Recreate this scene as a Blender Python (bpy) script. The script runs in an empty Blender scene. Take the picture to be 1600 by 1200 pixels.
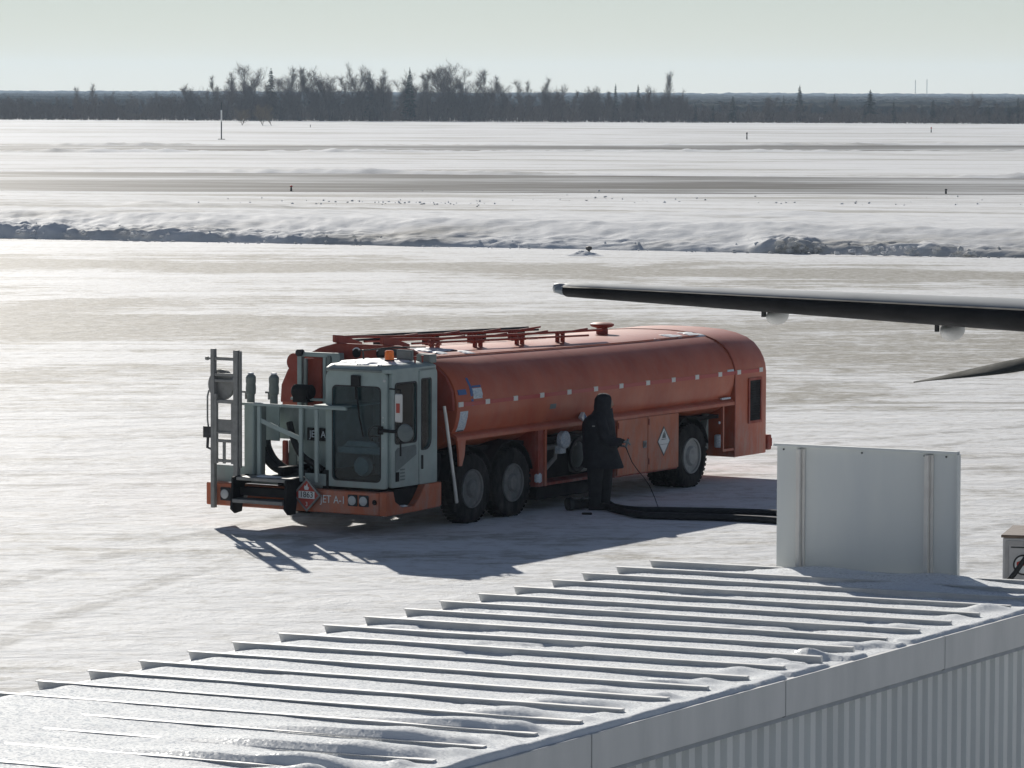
import bpy, bmesh, math, random
import numpy as np
from mathutils import Vector, Matrix, noise

# ------------------------------------------------------------------ camera, sky, sun, exposure
scene = bpy.context.scene
COL = scene.collection
random.seed(7)
RNG = np.random.default_rng(7)
F_PX, CAM_H = 6300.0, 6.5                      # focal length in photo pixels (1600 wide), eye height in metres
PITCH, ROLL = math.atan(450 / F_PX), math.radians(0.19)


def look():
    c, s = math.cos(PITCH), math.sin(PITCH)
    right = Vector((1, 0, 0)); fwd = Vector((0, c, -s)); down = Vector((0, -s, -c))
    cr, sr = math.cos(ROLL), math.sin(ROLL)
    r2 = right * cr - down * sr
    d2 = right * sr + down * cr
    m = Matrix((r2, -d2, -fwd)).transposed().to_4x4()
    m.translation = Vector((0, 0, CAM_H))
    return m


cam_data = bpy.data.cameras.new('camera')
cam_data.sensor_width = 36.0
cam_data.lens = 36.0 * F_PX / 1600.0
cam_data.clip_start = 0.5
cam_data.clip_end = 20000
cam = bpy.data.objects.new('camera', cam_data)
cam.matrix_world = look()
COL.objects.link(cam)
scene.camera = cam

SUN_AZ, SUN_EL = math.radians(-13.0), math.radians(24.0)     # azimuth from +Y towards +X
world = bpy.data.worlds.new('World')
scene.world = world
world.use_nodes = True
wt = world.node_tree
wt.nodes.clear()
sky = wt.nodes.new('ShaderNodeTexSky')
sky.sky_type = 'NISHITA'
sky.sun_disc = False
sky.sun_elevation = SUN_EL
sky.sun_rotation = SUN_AZ
sky.altitude = 100
sky.air_density = 0.85
sky.dust_density = 0.01
sky.ozone_density = 2.0
bg = wt.nodes.new('ShaderNodeBackground')
bg.inputs['Strength'].default_value = 0.052
wo = wt.nodes.new('ShaderNodeOutputWorld')
hs = wt.nodes.new('ShaderNodeHueSaturation')          # camera white balance: the photo's sky is greyer than a clear one
hs.inputs['Saturation'].default_value = 0.72
wt.links.new(sky.outputs[0], hs.inputs['Color'])
wb_ = wt.nodes.new('ShaderNodeVectorMath'); wb_.operation = 'MULTIPLY'
wb_.inputs[1].default_value = (0.935, 0.93, 0.955)
wt.links.new(hs.outputs[0], wb_.inputs[0])
wt.links.new(wb_.outputs[0], bg.inputs[0])
wt.links.new(bg.outputs[0], wo.inputs[0])

sun_data = bpy.data.lights.new('sun', 'SUN')
sun_data.energy = 4.75
sun_data.angle = math.radians(0.5)
sun_data.color = (1.0, 0.95, 0.87)
sun = bpy.data.objects.new('sun', sun_data)
to_sun = Vector((math.sin(SUN_AZ) * math.cos(SUN_EL), math.cos(SUN_AZ) * math.cos(SUN_EL), math.sin(SUN_EL)))
sun.rotation_euler = to_sun.to_track_quat('Z', 'Y').to_euler()
COL.objects.link(sun)

scene.view_settings.view_transform = 'Standard'
scene.view_settings.look = 'None'
scene.view_settings.gamma = 1.0
scene.view_settings.use_curve_mapping = False
scene.view_settings.exposure = 0.18
scene.render.engine = 'CYCLES'
scene.cycles.use_denoising = True
scene.cycles.max_bounces = 8
scene.cycles.volume_bounces = 1
scene.cycles.sample_clamp_indirect = 6.0


# ------------------------------------------------------------------ helpers
def ray(px, py):
    a, b = px - 800.0, py - 600.0
    cr, sr = math.cos(ROLL), math.sin(ROLL)
    X = a * cr + b * sr; Y = -a * sr + b * cr
    c, s = math.cos(PITCH), math.sin(PITCH)
    x, u = X / F_PX, -Y / F_PX
    return Vector((x, c + u * s, -s + u * c))


def on_ground(px, py, z=0.0):
    r = ray(px, py)
    return Vector((0, 0, CAM_H)) + r * ((z - CAM_H) / r.z)


def at_depth(px, py, y):
    r = ray(px, py)
    return Vector((0, 0, CAM_H)) + r * (y / r.y)


MATS = {}


SALTED = ('orange_paint', 'orange_door_paint', 'orange_dull', 'grey_green_paint', 'grey_green_worn', 'tyre_rubber', 'dusty_rim', 'pale_rim')


def mat(name, col, rough=0.5, metal=0.0, var=0.0, scale=8.0, bump=0.0, bscale=60.0, col2=None, spec=0.5, coat=0.0,
        stretch=None, thresh=None):
    """Principled material whose colour is broken up by object-space noise."""
    if name in MATS:
        return MATS[name]
    m = bpy.data.materials.new(name)
    m.use_nodes = True
    nt = m.node_tree
    b = nt.nodes['Principled BSDF']
    b.inputs['Base Color'].default_value = (*col, 1)
    b.inputs['Roughness'].default_value = rough
    b.inputs['Metallic'].default_value = metal
    b.inputs['Specular IOR Level'].default_value = spec
    b.inputs['Coat Weight'].default_value = coat
    b.inputs['Coat Roughness'].default_value = 0.12
    tc = nt.nodes.new('ShaderNodeTexCoord')
    src = tc.outputs['Object']
    if stretch:
        mp = nt.nodes.new('ShaderNodeMapping')
        mp.inputs['Scale'].default_value = stretch
        nt.links.new(src, mp.inputs[0])
        src = mp.outputs[0]
    if var or col2:
        n = nt.nodes.new('ShaderNodeTexNoise')
        n.inputs['Scale'].default_value = scale
        n.inputs['Detail'].default_value = 6
        n.inputs['Roughness'].default_value = 0.62
        nt.links.new(src, n.inputs['Vector'])
        r = nt.nodes.new('ShaderNodeMapRange')
        lo, hi = thresh or (0.3, 0.72)
        r.inputs[1].default_value = lo; r.inputs[2].default_value = hi
        nt.links.new(n.outputs['Fac'], r.inputs[0])
        mx = nt.nodes.new('ShaderNodeMix'); mx.data_type = 'RGBA'
        c2 = col2 or tuple(c * (1 - var) for c in col)
        mx.inputs[6].default_value = (*col, 1); mx.inputs[7].default_value = (*c2, 1)
        nt.links.new(r.outputs[0], mx.inputs[0])
        nt.links.new(mx.outputs[2], b.inputs['Base Color'])
        rr = nt.nodes.new('ShaderNodeMapRange')
        rr.inputs[3].default_value = rough; rr.inputs[4].default_value = min(1, rough + 0.25)
        nt.links.new(r.outputs[0], rr.inputs[0])
        nt.links.new(rr.outputs[0], b.inputs['Roughness'])
    if name in SALTED:                                    # road salt and grime dried on low down, in blotches
        sp = nt.nodes.new('ShaderNodeSeparateXYZ'); nt.links.new(tc.outputs['Object'], sp.inputs[0])
        lo_ = nt.nodes.new('ShaderNodeMapRange'); lo_.inputs[1].default_value = 1.5; lo_.inputs[2].default_value = .25
        lo_.inputs[3].default_value = .10; lo_.inputs[4].default_value = .62
        nt.links.new(sp.outputs[2], lo_.inputs[0])
        n3 = nt.nodes.new('ShaderNodeTexNoise'); n3.inputs['Scale'].default_value = 5.5; n3.inputs['Detail'].default_value = 8; n3.inputs['Roughness'].default_value = .7
        mp3 = nt.nodes.new('ShaderNodeMapping'); mp3.inputs['Scale'].default_value = (1, 1, .35)
        nt.links.new(tc.outputs['Object'], mp3.inputs[0]); nt.links.new(mp3.outputs[0], n3.inputs['Vector'])
        r3 = nt.nodes.new('ShaderNodeMapRange'); r3.inputs[1].default_value = .42; r3.inputs[2].default_value = .68
        nt.links.new(n3.outputs['Fac'], r3.inputs[0])
        mu = nt.nodes.new('ShaderNodeMath'); mu.operation = 'MULTIPLY'
        nt.links.new(lo_.outputs[0], mu.inputs[0]); nt.links.new(r3.outputs[0], mu.inputs[1])
        ms = nt.nodes.new('ShaderNodeMix'); ms.data_type = 'RGBA'
        src_col = b.inputs['Base Color'].links[0].from_socket
        k_ = .35 if 'tyre' in name else 1.0
        ms.inputs[7].default_value = (.30 * k_, .28 * k_, .26 * k_, 1)
        nt.links.new(mu.outputs[0], ms.inputs[0]); nt.links.new(src_col, ms.inputs[6])
        nt.links.new(ms.outputs[2], b.inputs['Base Color'])
    if bump:
        n2 = nt.nodes.new('ShaderNodeTexNoise')
        n2.inputs['Scale'].default_value = bscale
        n2.inputs['Detail'].default_value = 4
        nt.links.new(src, n2.inputs['Vector'])
        bp = nt.nodes.new('ShaderNodeBump')
        bp.inputs['Strength'].default_value = bump
        bp.inputs['Distance'].default_value = 0.02
        nt.links.new(n2.outputs['Fac'], bp.inputs['Height'])
        nt.links.new(bp.outputs[0], b.inputs['Normal'])
    MATS[name] = m
    return m


class MB:
    """collects shapes and links them as ONE mesh object"""

    def __init__(s):
        s.v = []; s.f = []

    def add(s, vs, fs):
        o = len(s.v)
        s.v += [tuple(v) for v in vs]
        s.f += [tuple(i + o for i in f) for f in fs]
        return s

    def box(s, x0, x1, y0, y1, z0, z1):
        vs = [(x, y, z) for x in (x0, x1) for y in (y0, y1) for z in (z0, z1)]
        return s.add(vs, [(0, 1, 3, 2), (4, 6, 7, 5), (0, 4, 5, 1), (2, 3, 7, 6), (0, 2, 6, 4), (1, 5, 7, 3)])

    def prism(s, poly, axis, a0, a1):
        """poly in the two other axes (x,y,z order), extruded along axis"""
        n = len(poly)

        def mk(p, a):
            q = [p[0], p[1]]; q.insert(axis, a); return q
        vs = [mk(p, a0) for p in poly] + [mk(p, a1) for p in poly]
        fs = [tuple(range(n - 1, -1, -1)), tuple(range(n, 2 * n))]
        fs += [(i, (i + 1) % n, n + (i + 1) % n, n + i) for i in range(n)]
        return s.add(vs, fs)

    def loft(s, rings, cap=True, closed=True):
        n = len(rings[0]); vs = [p for r in rings for p in r]; fs = []
        for k in range(len(rings) - 1):
            for i in range(n if closed else n - 1):
                j = (i + 1) % n
                fs.append((k * n + i, k * n + j, (k + 1) * n + j, (k + 1) * n + i))
        if cap:
            fs.append(tuple(range(n - 1, -1, -1)))
            fs.append(tuple((len(rings) - 1) * n + i for i in range(n)))
        return s.add(vs, fs)

    def tube(s, pts, r, n=8, cap=True):
        pts = [Vector(p) for p in pts]
        rs = r if isinstance(r, (list, tuple)) else [r] * len(pts)
        rings = []
        prev = None
        for i, p in enumerate(pts):
            t = (pts[min(i + 1, len(pts) - 1)] - pts[max(i - 1, 0)])
            t = t.normalized() if t.length > 1e-9 else Vector((0, 0, 1))
            if prev is None:
                a = Vector((0, 0, 1)) if abs(t.z) < 0.9 else Vector((1, 0, 0))
                u = t.cross(a).normalized()
            else:
                u = (prev - t * prev.dot(t)).normalized()
            prev = u
            w = t.cross(u)
            rings.append([p + (u * math.cos(2 * math.pi * k / n) + w * math.sin(2 * math.pi * k / n)) * rs[i] for k in range(n)])
        return s.loft(rings, cap)

    def lathe(s, prof, c, axis=0, n=32):
        """prof = [(radius, offset along axis)], c = centre"""
        rings = []
        for r, h in prof:
            ring = []
            for k in range(n):
                a = 2 * math.pi * k / n
                q = [r * math.cos(a), r * math.sin(a)]
                q.insert(axis, h)
                ring.append((c[0] + q[0], c[1] + q[1], c[2] + q[2]))
            rings.append(ring)
        return s.loft(rings, True)

    def frame(s, outer, inner, a0, a1, axis):
        """flat panel with a hole: outer and inner loops of equal length, extruded a0..a1 on axis"""
        n = len(outer)

        def mk(p, a):
            q = [p[0], p[1]]; q.insert(axis, a); return q
        vs = [mk(p, a0) for p in outer] + [mk(p, a0) for p in inner] + [mk(p, a1) for p in outer] + [mk(p, a1) for p in inner]
        fs = []
        for i in range(n):
            j = (i + 1) % n
            fs += [(i, j, n + j, n + i), (2 * n + i, 3 * n + i, 3 * n + j, 2 * n + j),
                   (i, 2 * n + i, 2 * n + j, j), (n + i, n + j, 3 * n + j, 3 * n + i)]
        return s.add(vs, fs)

    def build(s, name, m, parent=None, bevel=0.0, smooth=30, xf=None, seg=1):
        me = bpy.data.meshes.new(name)
        me.from_pydata(s.v, [], s.f)
        bm = bmesh.new(); bm.from_mesh(me)
        bmesh.ops.recalc_face_normals(bm, faces=bm.faces)
        if bevel:
            ed = [e for e in bm.edges if len(e.link_faces) == 2 and e.calc_face_angle(0) > 0.5]
            bmesh.ops.bevel(bm, geom=ed, offset=bevel, segments=seg, affect='EDGES', clamp_overlap=True)
        bm.to_mesh(me); bm.free()
        if smooth:
            me.polygons.foreach_set('use_smooth', [True] * len(me.polygons))
            me.set_sharp_from_angle(angle=math.radians(smooth))
        if m:
            me.materials.append(m)
        o = bpy.data.objects.new(name, me)
        if xf is not None:
            o.matrix_local = xf
        if parent:
            o.parent = parent
        COL.objects.link(o)
        return o


def mesh_np(name, V, Fc, m, parent=None, smooth=False):
    me = bpy.data.meshes.new(name)
    me.from_pydata([tuple(v) for v in V], [], [tuple(f) for f in Fc])
    if smooth:
        me.polygons.foreach_set('use_smooth', [True] * len(me.polygons))
    me.materials.append(m)
    o = bpy.data.objects.new(name, me)
    if parent:
        o.parent = parent
    COL.objects.link(o)
    return o


def tag(o, label=None, cat=None, group=None, kind=None):
    if label: o['label'] = label
    if cat: o['category'] = cat
    if group: o['group'] = group
    if kind: o['kind'] = kind
    return o


def empty(name, loc, rz=0.0):
    o = bpy.data.objects.new(name, None)
    o.empty_display_size = 0.2
    o.location = loc; o.rotation_euler = (0, 0, rz)
    COL.objects.link(o)
    return o


def text(name, body, size, m, parent, loc, rot, extrude=0.002, sx=1.0):
    cu = bpy.data.curves.new(name, 'FONT')
    cu.body = body; cu.size = size; cu.extrude = extrude
    cu.align_x = 'CENTER'; cu.align_y = 'CENTER'
    tmp = bpy.data.objects.new(name, cu)
    COL.objects.link(tmp)
    dg = bpy.context.evaluated_depsgraph_get()
    me = bpy.data.meshes.new_from_object(tmp.evaluated_get(dg))
    bpy.data.objects.remove(tmp)
    me.name = name
    me.materials.clear(); me.materials.append(m)
    o = bpy.data.objects.new(name, me)
    o.location = loc; o.rotation_euler = rot; o.scale = (sx, 1, 1)
    o.parent = parent
    COL.objects.link(o)
    return o


def rrect(x0, x1, y0, y1, r, n=4):
    """rounded rectangle loop; r may be one radius or four (x0y0, x1y0, x1y1, x0y1)"""
    rs = r if isinstance(r, (list, tuple)) else [r] * 4
    out = []
    for (cx, cy, a0, q) in ((x0, y0, 180, 0), (x1, y0, 270, 1), (x1, y1, 0, 2), (x0, y1, 90, 3)):
        rr = max(rs[q], 1e-4)
        ox = cx + (rr if cx == x0 else -rr); oy = cy + (rr if cy == y0 else -rr)
        for k in range(n + 1):
            a = math.radians(a0 + 90 * k / n)
            out.append((ox + rr * math.cos(a), oy + rr * math.sin(a)))
    return out


def fbm(x, y, z=0.0, octv=4, h=0.9):
    return noise.fractal(Vector((x, y, z)), h, 2.1, octv)


# ------------------------------------------------------------------ materials of the setting
def ground_material(name, kind):
    m = bpy.data.materials.new(name); m.use_nodes = True
    nt = m.node_tree; L = nt.links
    b = nt.nodes['Principled BSDF']
    b.inputs['Specular IOR Level'].default_value = 0.004
    geo = nt.nodes.new('ShaderNodeNewGeometry')

    def noi(scale, detail=6, rough=0.6, st=(1, 1, 1), dist=0.0, rz=0.0):
        mp = nt.nodes.new('ShaderNodeMapping'); mp.inputs['Scale'].default_value = st; mp.inputs['Rotation'].default_value = (0, 0, rz)
        L.new(geo.outputs['Position'], mp.inputs[0])
        n = nt.nodes.new('ShaderNodeTexNoise')
        n.inputs['Scale'].default_value = scale; n.inputs['Detail'].default_value = detail
        n.inputs['Roughness'].default_value = rough; n.inputs['Distortion'].default_value = dist
        L.new(mp.outputs[0], n.inputs['Vector'])
        return n.outputs['Fac']

    def rng(s, lo, hi, a=0.0, c=1.0):
        r = nt.nodes.new('ShaderNodeMapRange'); r.interpolation_type = 'SMOOTHSTEP'
        r.inputs[1].default_value = lo; r.inputs[2].default_value = hi
        r.inputs[3].default_value = a; r.inputs[4].default_value = c
        L.new(s, r.inputs[0]); return r.outputs[0]

    def math2(op, a, c):
        n = nt.nodes.new('ShaderNodeMath'); n.operation = op
        for i, q in enumerate((a, c)):
            if isinstance(q, (int, float)): n.inputs[i].default_value = q
            else: L.new(q, n.inputs[i])
        return n.outputs[0]

    def mix(f, c0, c1):
        n = nt.nodes.new('ShaderNodeMix'); n.data_type = 'RGBA'
        for i, q in ((0, f), (6, c0), (7, c1)):
            if isinstance(q, tuple): n.inputs[i].default_value = (*q, 1)
            elif isinstance(q, float): n.inputs[i].default_value = q
            else: L.new(q, n.inputs[i])
        return n.outputs[2]

    SNOW, OLD, ICE = (0.82, 0.83, 0.84), (0.62, 0.615, 0.595), (0.37, 0.35, 0.305)
    if kind == 'apron':
        sep = nt.nodes.new('ShaderNodeSeparateXYZ'); L.new(geo.outputs['Position'], sep.inputs[0])
        v = math2('ADD', sep.outputs[1], math2('MULTIPLY', sep.outputs[0], 0.30))
        wob = math2('MULTIPLY', math2('SUBTRACT', noi(0.06, 3), 0.5), 26.0)
        v = math2('ADD', v, wob)
        # where ploughs have scraped: bands across the far apron, patchy nearer
        band1 = math2('MULTIPLY', rng(v, 138, 150), rng(v, 153, 164, 1.0, 0.0))
        band2 = math2('MULTIPLY', rng(v, 94, 110), rng(v, 112, 134, 1.0, 0.0))
        band3 = math2('MULTIPLY', rng(v, 84, 88), rng(v, 92, 97, 1.0, 0.0))
        bands = math2('MAXIMUM', math2('MAXIMUM', band1, math2('MULTIPLY', band2, 0.9)), math2('MULTIPLY', band3, 0.45))
        patch = noi(0.16, 9, 0.7, (0.7, 1, 1), 0.6)
        streak = noi(1.0, 10, 0.75, (0.8, 1, 1), 0.8)
        longs = math2('ADD', math2('MULTIPLY', noi(0.55, 7, 0.7, (0.05, 1, 1), 0.1, 0.30), 0.5), math2('MULTIPLY', noi(0.9, 7, 0.7, (0.07, 1, 1), 0.1, 0.12), 0.5))
        cover = math2('ADD', math2('ADD', math2('MULTIPLY', patch, 0.40), math2('MULTIPLY', streak, 0.25)), math2('MULTIPLY', longs, 0.35))
        th = math2('ADD', cover, math2('MULTIPLY', bands, 0.125))
        bare = rng(th, 0.512, 0.60)
        fine = noi(3.0, 9, 0.75, (0.9, 1, 1), 0.5)
        old = rng(math2('ADD', math2('MULTIPLY', fine, 0.6), math2('MULTIPLY', longs, 0.4)), 0.47, 0.60)
        colr = mix(old, SNOW, OLD)
        colr = mix(math2('MULTIPLY', bare, rng(fine, 0.3, 0.6, 0.35, 1.0)), colr, ICE)
        # pairs of wheel tracks pressed into the snow, each a long gentle curve
        tr = None
        for (x0, y0, ang, bend) in ((-4.2, 58, 1.2, .010), (3.0, 84, .14, .004), (9.5, 72, .34, -.006), (-9.0, 96, -.12, .003), (1.0, 47, .55, .008), (0.0, 118, .10, -.002), (6.0, 57, 1.05, .012)):
            ca, sa = math.cos(ang), math.sin(ang)
            t_ = math2('ADD', math2('MULTIPLY', math2('SUBTRACT', sep.outputs[0], x0), ca), math2('MULTIPLY', math2('SUBTRACT', sep.outputs[1], y0), sa))
            w_ = math2('SUBTRACT', math2('MULTIPLY', math2('SUBTRACT', sep.outputs[1], y0), ca), math2('MULTIPLY', math2('SUBTRACT', sep.outputs[0], x0), sa))
            w_ = math2('ADD', w_, math2('MULTIPLY', math2('MULTIPLY', t_, t_), bend))
            d_ = math2('ABSOLUTE', math2('SUBTRACT', math2('ABSOLUTE', w_, 0.0), 0.95), 0.0)
            m_ = rng(d_, 0.12, 0.30, 1.0, 0.0)
            tr = m_ if tr is None else math2('MAXIMUM', tr, m_)
        tr = math2('MULTIPLY', tr, rng(noi(1.4, 6, 0.7), 0.40, 0.58, 0.0, 0.75))
        colr = mix(tr, colr, (0.44, 0.435, 0.42))
        L.new(colr, b.inputs['Base Color'])
        b.inputs['Roughness'].default_value = 0.55
        b.inputs['Specular IOR Level'].default_value = 0.008
        h = math2('ADD', math2('MULTIPLY', noi(0.9, 9, 0.66, (0.7, 1, 1), 0.3), 1.0), math2('MULTIPLY', noi(6.0, 6, 0.65), 0.10))
        bp = nt.nodes.new('ShaderNodeBump'); bp.inputs['Strength'].default_value = 0.6; bp.inputs['Distance'].default_value = 0.2
        L.new(h, bp.inputs['Height']); L.new(bp.outputs[0], b.inputs['Normal'])
    elif kind == 'runway':
        s = noi(0.05, 7, 0.65, (0.25, 1, 1))
        s2 = noi(0.3, 6, 0.65, (0.12, 1, 1))
        fac = rng(math2('ADD', math2('MULTIPLY', s, 0.5), math2('MULTIPLY', s2, 0.5)), 0.46, 0.62)
        L.new(mix(fac, (0.20, 0.19, 0.175), (0.66, 0.67, 0.68)), b.inputs['Base Color'])
        b.inputs['Roughness'].default_value = 0.5
    else:   # drifted snow field
        s = math2('ADD', math2('MULTIPLY', noi(0.12, 9, 0.72, (0.35, 1, 1), 0.3), 0.6), math2('MULTIPLY', noi(0.03, 6, 0.6, (0.25, 1, 1)), 0.4))
        L.new(mix(rng(s, 0.47, 0.62), SNOW, (0.50, 0.49, 0.46)), b.inputs['Base Color'])
        b.inputs['Roughness'].default_value = 0.6
        h = math2('ADD', noi(0.5, 8, 0.65, (0.5, 1, 1)), math2('MULTIPLY', noi(3.0, 6, 0.65), 0.25))
        bp = nt.nodes.new('ShaderNodeBump'); bp.inputs['Strength'].default_value = 0.6
        bp.inputs['Distance'].default_value = 0.35 if kind == 'field' else 0.12
        L.new(h, bp.inputs['Height']); L.new(bp.outputs[0], b.inputs['Normal'])
    return m


M_APRON = ground_material('packed_snow', 'apron')
M_FIELD = ground_material('drifted_snow', 'field')
M_BANK = ground_material('bank_snow', 'bank')
M_RUNWAY = ground_material('scraped_pavement', 'runway')

# ------------------------------------------------------------------ setting: ground, pavements, snow banks
g = MB()
g.add([(-2200, -40, 0), (2200, -40, 0), (2200, 6800, 0), (-2200, 6800, 0)], [(0, 1, 2, 3)])
tag(g.build('apron_ground', M_APRON, smooth=0), kind='structure')


def strip(name, near, far, z, m, x0=-420, x1=420, n=420, amp=1.0):
    """sheet between two ground lines given as (x_a, y_a, x_b, y_b), ragged edges"""
    def ln(l, x): return l[1] + (l[3] - l[1]) * (x - l[0]) / (l[2] - l[0])
    V, Fc = [], []
    for i in range(n + 1):
        x = x0 + (x1 - x0) * i / n
        V.append((x, ln(near, x) + amp * fbm(x * 0.06, near[1], 1), z))
        V.append((x, ln(far, x) + amp * fbm(x * 0.06, far[1], 5), z))
    for i in range(n):
        Fc.append((2 * i, 2 * i + 2, 2 * i + 3, 2 * i + 1))
    return tag(mesh_np(name, V, Fc, m), kind='structure')


BANK = (-23.2, 182.7, 20.8, 163.9)


def bank_y(x): return BANK[1] + (BANK[3] - BANK[1]) * (x - BANK[0]) / (BANK[2] - BANK[0])


# snowy infield from the apron bank out to the woods, one gently uneven sheet
CREST = ([-46, -30, -22, -17, -8, 0, 5, 9.8, 10.8, 11.6, 12.6, 13.2, 17, 19, 24, 46], [.6, .66, .64, .42, .26, .16, .10, .12, .5, .62, .46, .34, .34, .16, .2, .4])


def infield_height(x, y):
    s = y - bank_y(x)                      # metres behind the ploughed edge
    if s < 0: return -0.25 - 0.1 * min(3, -s)
    A = .74 * float(np.interp(x, *CREST)) * max(0.35, 0.95 + 0.4 * fbm(x * 0.4, 3.3, 0, 3) + .32 * fbm(x * 2.6, y * 2.6, 7, 5))
    t = min(1, s / .75)
    lip = A * t * (2 - t) * math.exp(-max(0, s - .9) / 2.6)
    rise = 1.05 * min(1, s / 5.5) ** .9
    fall = max(0.0, 1 - max(0, s - 9) / 75.0)
    h = lip + rise * fall - 0.02
    a = 0.06 * min(1, s / 1.0) * math.exp(-s / 14) + .035
    h += a * fbm(x * 0.7, y * 0.7, 0, 6) * min(1, s) + 0.10 * min(1, s / 8) * fall * fbm(x * 0.09, y * 0.14, 4, 4)
    h += .05 * min(1, s * 2) * math.exp(-s / 3.5) * fbm(x * 2.6, y * 2.6, 1, 5)
    second = 0.25 * math.exp(-((s - (30 + 4 * fbm(x * 0.05, 1, 8))) / 3.0) ** 2) * max(0, fbm(x * 0.09, 7.7, 2) + 0.25)
    return h + second


V, Fc = [], []
ss = [-1.5, -0.6, -0.2] + [0.1 * k for k in range(0, 20)] + [2.0 + 0.3 * k for k in range(0, 104)] + [33.4 + 1.6 * k for k in range(0, 34)]
nx = 560
for i in range(nx + 1):
    x = -46 + 92 * i / nx
    jag = 0.35 * fbm(x * 0.9, 0.5, 0, 4) + 0.9 * fbm(x * 0.08, 9, 0)
    for s in ss:
        y = bank_y(x) + s + jag * max(0, 1 - abs(s) / 8)
        V.append((x, y, infield_height(x, bank_y(x) + s)))
ns = len(ss)
for i in range(nx):
    for j in range(ns - 1):
        a = i * ns + j
        Fc.append((a, a + ns, a + ns + 1, a + 1))
tag(mesh_np('snow_bank', V, Fc, M_BANK, smooth=True), kind='structure')

strip('snow_field', (-60, 235, 60, 205), (-400, 1300, 400, 1300), 0.006, M_FIELD, amp=2.0)
strip('taxiway', (-34.6, 272.7, 34.6, 270.3), (-44, 342.4, 41.2, 325.3), 0.012, M_RUNWAY, amp=2.5)
strip('runway', (-57.6, 458, 62.5, 493), (-64.7, 509.8, 70, 553), 0.012, M_RUNWAY, amp=3.5)


def berm(name, line, w, h, off=0.0, x0=-90, x1=90, n=400):
    """low ploughed ridge of snow along a ground line"""
    V, Fc = [], []
    prof = [(-1, -0.02), (-0.7, 0.35), (-0.35, 0.85), (0, 1), (0.4, 0.8), (0.75, 0.35), (1, -0.02)]
    for i in range(n + 1):
        x = x0 + (x1 - x0) * i / n
        y = line[1] + (line[3] - line[1]) * (x - line[0]) / (line[2] - line[0]) + off
        hh = h * max(0.12, 0.6 + 0.9 * fbm(x * 0.05, y * 0.01, 2) + 0.35 * fbm(x * 0.5, 3, 1))
        for (a, b) in prof:
            V.append((x, y + a * w + 0.2 * w * fbm(x * 0.3, a, 3), hh * b * (1 + 0.3 * fbm(x * 0.8, a * 2, 7))))
    k = len(prof)
    for i in range(n):
        for j in range(k - 1):
            a = i * k + j
            Fc.append((a, a + k, a + k + 1, a + 1))
    return tag(mesh_np(name, V, Fc, M_BANK, smooth=True), kind='structure')


berm('taxiway_berm', (-44, 344, 41.2, 327), 2.6, 0.32)
berm('runway_berm', (-57.6, 455, 62.5, 489), 3.5, 0.35)
berm('runway_berm', (-64.7, 513, 70, 557), 4.0, 0.3)


# broken clods of snow thrown by the plough
def clods(name, pts, m):
    V, Fc = [], []
    base = bmesh.new(); bmesh.ops.create_icosphere(base, subdivisions=1, radius=1.0)
    bv = [v.co.copy() for v in base.verts]; bf = [tuple(v.index for v in f.verts) for f in base.faces]
    base.free()
    for (x, y, z, r) in pts:
        o = len(V); sd = random.uniform(0, 90)
        sx, sy, sz = (random.uniform(0.7, 1.4) for _ in range(3))
        for c in bv:
            k = r * (0.8 + 0.45 * noise.noise(c * 1.3 + Vector((sd, 0, 0))))
            V.append((x + c.x * k * sx, y + c.y * k * sy, z + c.z * k * 0.75 * sz))
        Fc += [tuple(i + o for i in f) for f in bf]
    return tag(mesh_np(name, V, Fc, m), kind='stuff')


pts = []
for _ in range(260):                         # along the foot of the bank
    x = random.uniform(-32, 32); s = abs(random.gauss(0, 0.9))
    y = bank_y(x) - 0.7 + s
    r = random.uniform(0.03, 0.10) * (1.5 if x > 8 and random.random() < .4 else 1)
    pts.append((x, y, max(0.0, infield_height(x, y)) + r * .3, r))
for _ in range(60):                          # the big pile right of centre
    x = random.gauss(11.6, 0.5); y = bank_y(x) + random.uniform(-.4, 1.2)
    pts.append((x, y, random.uniform(0.05, 0.62) * max(0.2, 1 - abs(x - 11.6) / 1.3), random.uniform(.12, .3)))
for _ in range(70):
    x = random.uniform(12.5, 19); y = bank_y(x) + random.uniform(-.3, 1.3)
    pts.append((x, y, random.uniform(0.05, 0.35), random.uniform(.08, .22)))
for _ in range(60):
    x = random.uniform(-24, -15); y = bank_y(x) + random.uniform(-.3, 1.5)
    pts.append((x, y, random.uniform(0.05, 0.4), random.uniform(.08, .2)))
clods('snow_clods', pts, M_BANK)
pts = []
for _ in range(60):                          # a scatter of lumps out on the infield
    x = random.gauss(random.choice((-11, -4, -7)), 2.6); y = on_ground(800, 330 + random.gauss(0, 5)).y - 0.35 * x * .4
    pts.append((x, y, max(0.05, infield_height(x, y)) + .03, random.uniform(0.02, 0.10)))
for _ in range(50):
    x = random.choice((random.gauss(6, 5), random.gauss(24, 6))); y = on_ground(800, 309 + x * 0.30 + random.gauss(0, 5)).y
    pts.append((x, y, max(0.05, infield_height(x, y)) + .01, random.uniform(0.02, 0.12)))
clods('snow_lumps', pts, M_BANK)

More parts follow.
